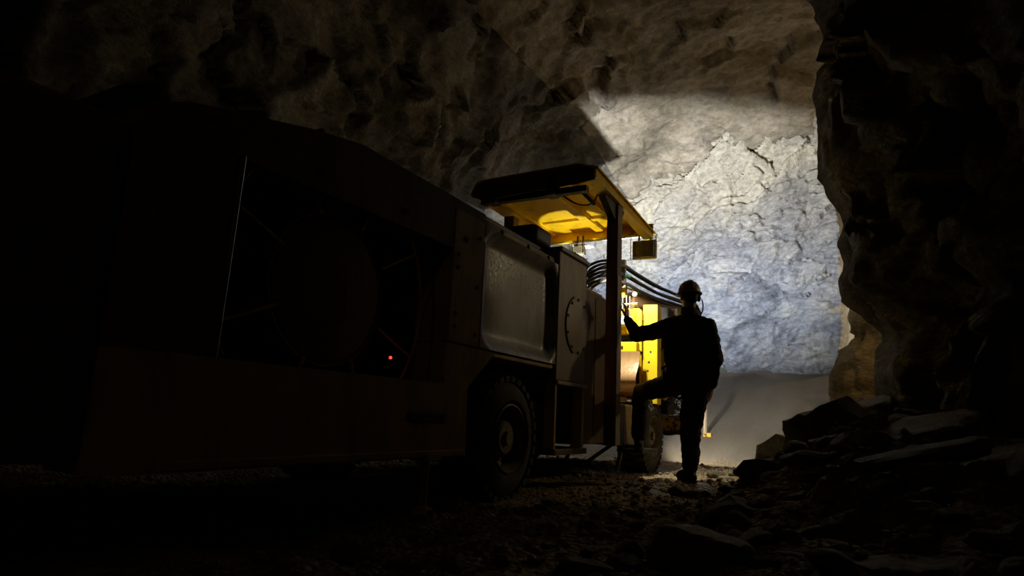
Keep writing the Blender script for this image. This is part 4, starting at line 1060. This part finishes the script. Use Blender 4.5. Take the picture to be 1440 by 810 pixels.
CAMI = M4.inverted()
def pix(p):
    q = CAMI @ Vector(p)
    return (720 + 900 * q.x / -q.z, 405 - 900 * q.y / -q.z)
LAND = [(pix(b[0]), b[4]) for b in BIG]
SHORT = ['large flat-topped boulder', 'low brown stone', 'flat bottom slab', 'small pointed stone', 'dark rounded boulder', 'big wedge-shaped slab', 'dark boulder at the pile foot', 'rock topping the pile crest', 'long tilted slab', 'flat slab with the straight edge', 'narrow slab behind the pole', 'upright block at far right', 'grey slab at the pile foot', 'medium slab half way up', 'slab leaning under the crest', 'ochre stone', 'dark stone beside the ochre one', 'lump on the ground edge', 'dark boulder at bottom right', 'jagged rock by the wall']
LAND = [(a, s) for (a, _), s in zip(LAND, SHORT)] + [(pix((-1.40, 5.9, 0)), 'standing boot'), (pix((-2.13, 3.92, 0)), 'rear wheel'), (pix((-2.14, 2.97, 0)), 'rear jack leg'), (pix((-2.13, 7.3, 0)), 'front wheel')]
TODO = []
def LABELS():
    by = {}
    for o, r, kind in TODO:
        px = pix(o.location)
        d, a, s = min((math.hypot(px[0] - a[0], (px[1] - a[1]) * 1.5), a, s) for a, s in LAND)
        dx, dy = px[0] - a[0], (px[1] - a[1]) * 1.5
        side = ('right of' if dx > 0 else 'left of') if abs(dx) > abs(dy) else ('in front of' if dy > 0 else 'behind')
        size = 'large' if r > 0.1 else 'medium' if r > 0.07 else 'small' if r > 0.045 else 'tiny'
        by.setdefault((kind, s, side, size), []).append((d, o))
    ordn = ['nearest', 'second nearest', 'third nearest', 'fourth nearest', 'fifth nearest', 'sixth nearest', 'seventh nearest', 'eighth nearest', 'ninth nearest', 'tenth nearest'] + ['%dth nearest' % i for i in range(11, 60)]
    for (kind, s, side, size), L_ in by.items():
        for i, (d, o) in enumerate(sorted(L_, key=lambda t: t[0])):
            o['label'] = '%s %s %s the %s%s' % (size, 'rock' if kind == 'rock' else 'stone', side, s, '' if len(L_) == 1 else ', %s' % ordn[i])

RM = [rock_mesh('rubble_rock', 200 + i, 2, 11) for i in range(10)]
rr = random.Random(5)
placed = []
def free(x, y, r):
    return all(math.hypot(x - a, y - b) > (r + c) * 0.85 for a, b, c in placed) and all(math.hypot(x - a, y - b) > (r + c * 0.8) * 0.9 for a, b, c in bigs)
n = 0; tries = 0
while n < 130 and tries < 6000:
    tries += 1
    y = rr.uniform(2.3, 7.2); x = rr.uniform(-0.75, min(1.4, 0.05 + 0.25 * (6.6 - y)))
    r = rr.choice((0.06, 0.08, 0.08, 0.11, 0.15))
    if y < 3.2: r *= 0.6
    if pile(np.array([x]), np.array([y]))[0] < 0.05 or not free(x, y, r): continue
    if math.hypot(x, y) < 2.0: continue
    q_ = pix((x, y, ground_at(x, y)))
    if not (4 < q_[0] < 1436 and 4 < q_[1] < 806): continue
    placed.append((x, y, r)); n += 1
    o_ = put('rock', RM[n % 10], (x, y, ground_at(x, y) + r * 0.15), (r * rr.uniform(0.9, 1.4), r * rr.uniform(0.8, 1.2), r * rr.uniform(0.45, 0.8)), (rr.uniform(-.4, .4), rr.uniform(-.5, .2), rr.uniform(0, 6.3)),
        'broken dark rock in the rubble pile below the right wall', 'rock', 'broken rocks of the rubble pile')
    TODO.append((o_, r, 'rock'))
n = 0; tries = 0
while n < 110 and tries < 6000:
    tries += 1
    y = rr.uniform(1.8, 8.8); x = rr.uniform(-4.0, -0.6)
    r = rr.choice((0.025, 0.035, 0.035, 0.05, 0.07))
    if x < -1.85 and y > 2.9: continue
    if x < -2.0 and y > 0.2 and x > -4.2: continue
    if math.hypot(x + 1.40, y - 5.9) < 0.4 or math.hypot(x, y) < 2.0: continue
    if pile(np.array([x]), np.array([y]))[0] > 0.06 or not free(x, y, r): continue
    q_ = pix((x, y, ground_at(x, y)))
    if not (4 < q_[0] < 1436 and 4 < q_[1] < 806): continue
    placed.append((x, y, r)); n += 1
    o_ = put('stone', RM[n % 10], (x, y, ground_at(x, y) + r * 0.2), (r * rr.uniform(0.9, 1.4), r * rr.uniform(0.8, 1.2), r * rr.uniform(0.5, 0.8)), (rr.uniform(-.3, .3), rr.uniform(-.3, .3), rr.uniform(0, 6.3)),
        'small loose stone on the muddy ground beside the rig', 'stone', 'loose stones on the ground')
    TODO.append((o_, r, 'stone'))

LABELS()

# gravel nobody could count
def gravel():
    rg = np.random.RandomState(3); base = bmesh.new(); bmesh.ops.create_icosphere(base, subdivisions=1, radius=1.0)
    bv = np.array([v.co[:] for v in base.verts]); bf = np.array([[v.index for v in f.verts] for f in base.faces]); base.free()
    V = []; F = []; k = 0; N = 0
    while N < 5200:
        y = 1.2 + 8.2 * rg.rand() ** 1.3; x = rg.uniform(-4.5, 0.75)
        if (x < -2.0 and 0.2 < y and rg.rand() < 0.6) or math.hypot(x, y) < 1.1 or math.hypot(x + 1.4, y - 5.9) < 0.3: continue
        r = 0.008 + 0.022 * rg.rand() ** 3
        z = ground_at(x, y) + r * 0.2
        q = bv * (1 + 0.35 * (rg.rand(len(bv), 1) - 0.5)) * np.array([r, r * rg.uniform(0.7, 1.2), r * 0.7])
        a = rg.rand() * 6.3; q = np.stack([q[:, 0] * math.cos(a) - q[:, 1] * math.sin(a), q[:, 0] * math.sin(a) + q[:, 1] * math.cos(a), q[:, 2]], 1)
        V.append(q + np.array([x, y, z])); F.append(bf + k); k += len(bv); N += 1
    me = bpy.data.meshes.new('gravel'); me.from_pydata(np.concatenate(V).tolist(), [], np.concatenate(F).tolist()); me.materials.append(MT['rubble'])
    o = bpy.data.objects.new('gravel', me); C.objects.link(o)
    return setp(o, 'loose gravel scattered over the muddy ground', 'gravel', kind='stuff')
gravel()

# a pale pole on the rubble, a curved strip behind it, a twig and a wire
p = MB().tube(catmull([(-0.13, 3.95, 0.125), (0.08, 4.1, 0.20), (0.32, 4.25, 0.29)], 8), [0.016] * 17, 8).build('pole', 'pale_pole', None, 'auto', off=Vector((-0.13, 3.95, 0.10)), label='pale broken pole lying on the rubble at lower right', cat='pole')
p = MB().tube(catmull([(0.10, 4.7, 0.28), (0.40, 4.72, 0.335), (0.60, 4.55, 0.335), (0.70, 4.40, 0.30)], 8), 0.014, 7).build('pipe', 'rusty', None, 'auto', off=Vector((0.10, 4.7, 0.25)), label='long dark bent pipe lying along the top of the rubble at right', cat='pipe')
p = MB().tube(catmull([(-0.74, 3.45, -0.04), (-0.735, 3.45, 0.02), (-0.745, 3.46, 0.09)], 6), 0.004, 5).build('twig', 'pale_pole', None, 'auto', off=Vector((-0.74, 3.45, -0.04)), label='thin upright twig standing behind the large flat-topped boulder', cat='twig')
p = MB().tube(catmull([(0.25, 3.5, 0.16), (0.27, 3.4, 0.14), (0.31, 3.36, 0.13), (0.36, 3.33, 0.11), (0.36, 3.2, 0.08)], 6), 0.005, 5).build('loose_wire', 'rusty', None, 'auto', off=Vector((0.25, 3.5, 0.1)), label='thin crooked wire on the rubble below the pale pole', cat='wire')

# lamps that hang in the side drift and an added fill lamp behind the camera
def hung_lamp(x, y, z, top, label):
    dl = empty('drift_lamp', (x, y, z - 0.12), label, 'lamp')
    MB().lathe((x, y, z + 0.11), (0, 0, 1), [(0, 0.09), (0.03, 0.09), (0.08, 0.03), (0.08, 0)], 18).build('lamp_cap', 'black_steel', dl, 'auto')
    MB().tube([(x, y, z + 0.17), (x, y, top)], 0.01, 6).build('lamp_cable', 'black_steel', dl)
    for k in range(6):
        a = k * PI / 3
        MB().tube([(x + 0.115 * math.cos(a), y + 0.115 * math.sin(a), z + 0.11), (x + 0.125 * math.cos(a), y + 0.125 * math.sin(a), z), (x + 0.03 * math.cos(a), y + 0.03 * math.sin(a), z - 0.12)], 0.004, 5).build('guard_wire', 'steel', dl)
hung_lamp(-0.7, -2.6, 3.4, 6.0, 'added caged fill lamp hanging from the roof behind the camera')
hung_lamp(1.7, 8.9, 3.0, 5.6, 'caged lamp hanging in the side drift behind the dark right wall')
hung_lamp(1.5, 13.6, 2.6, 4.9, 'caged lamp hanging at the far end of the side drift behind the outcrop')
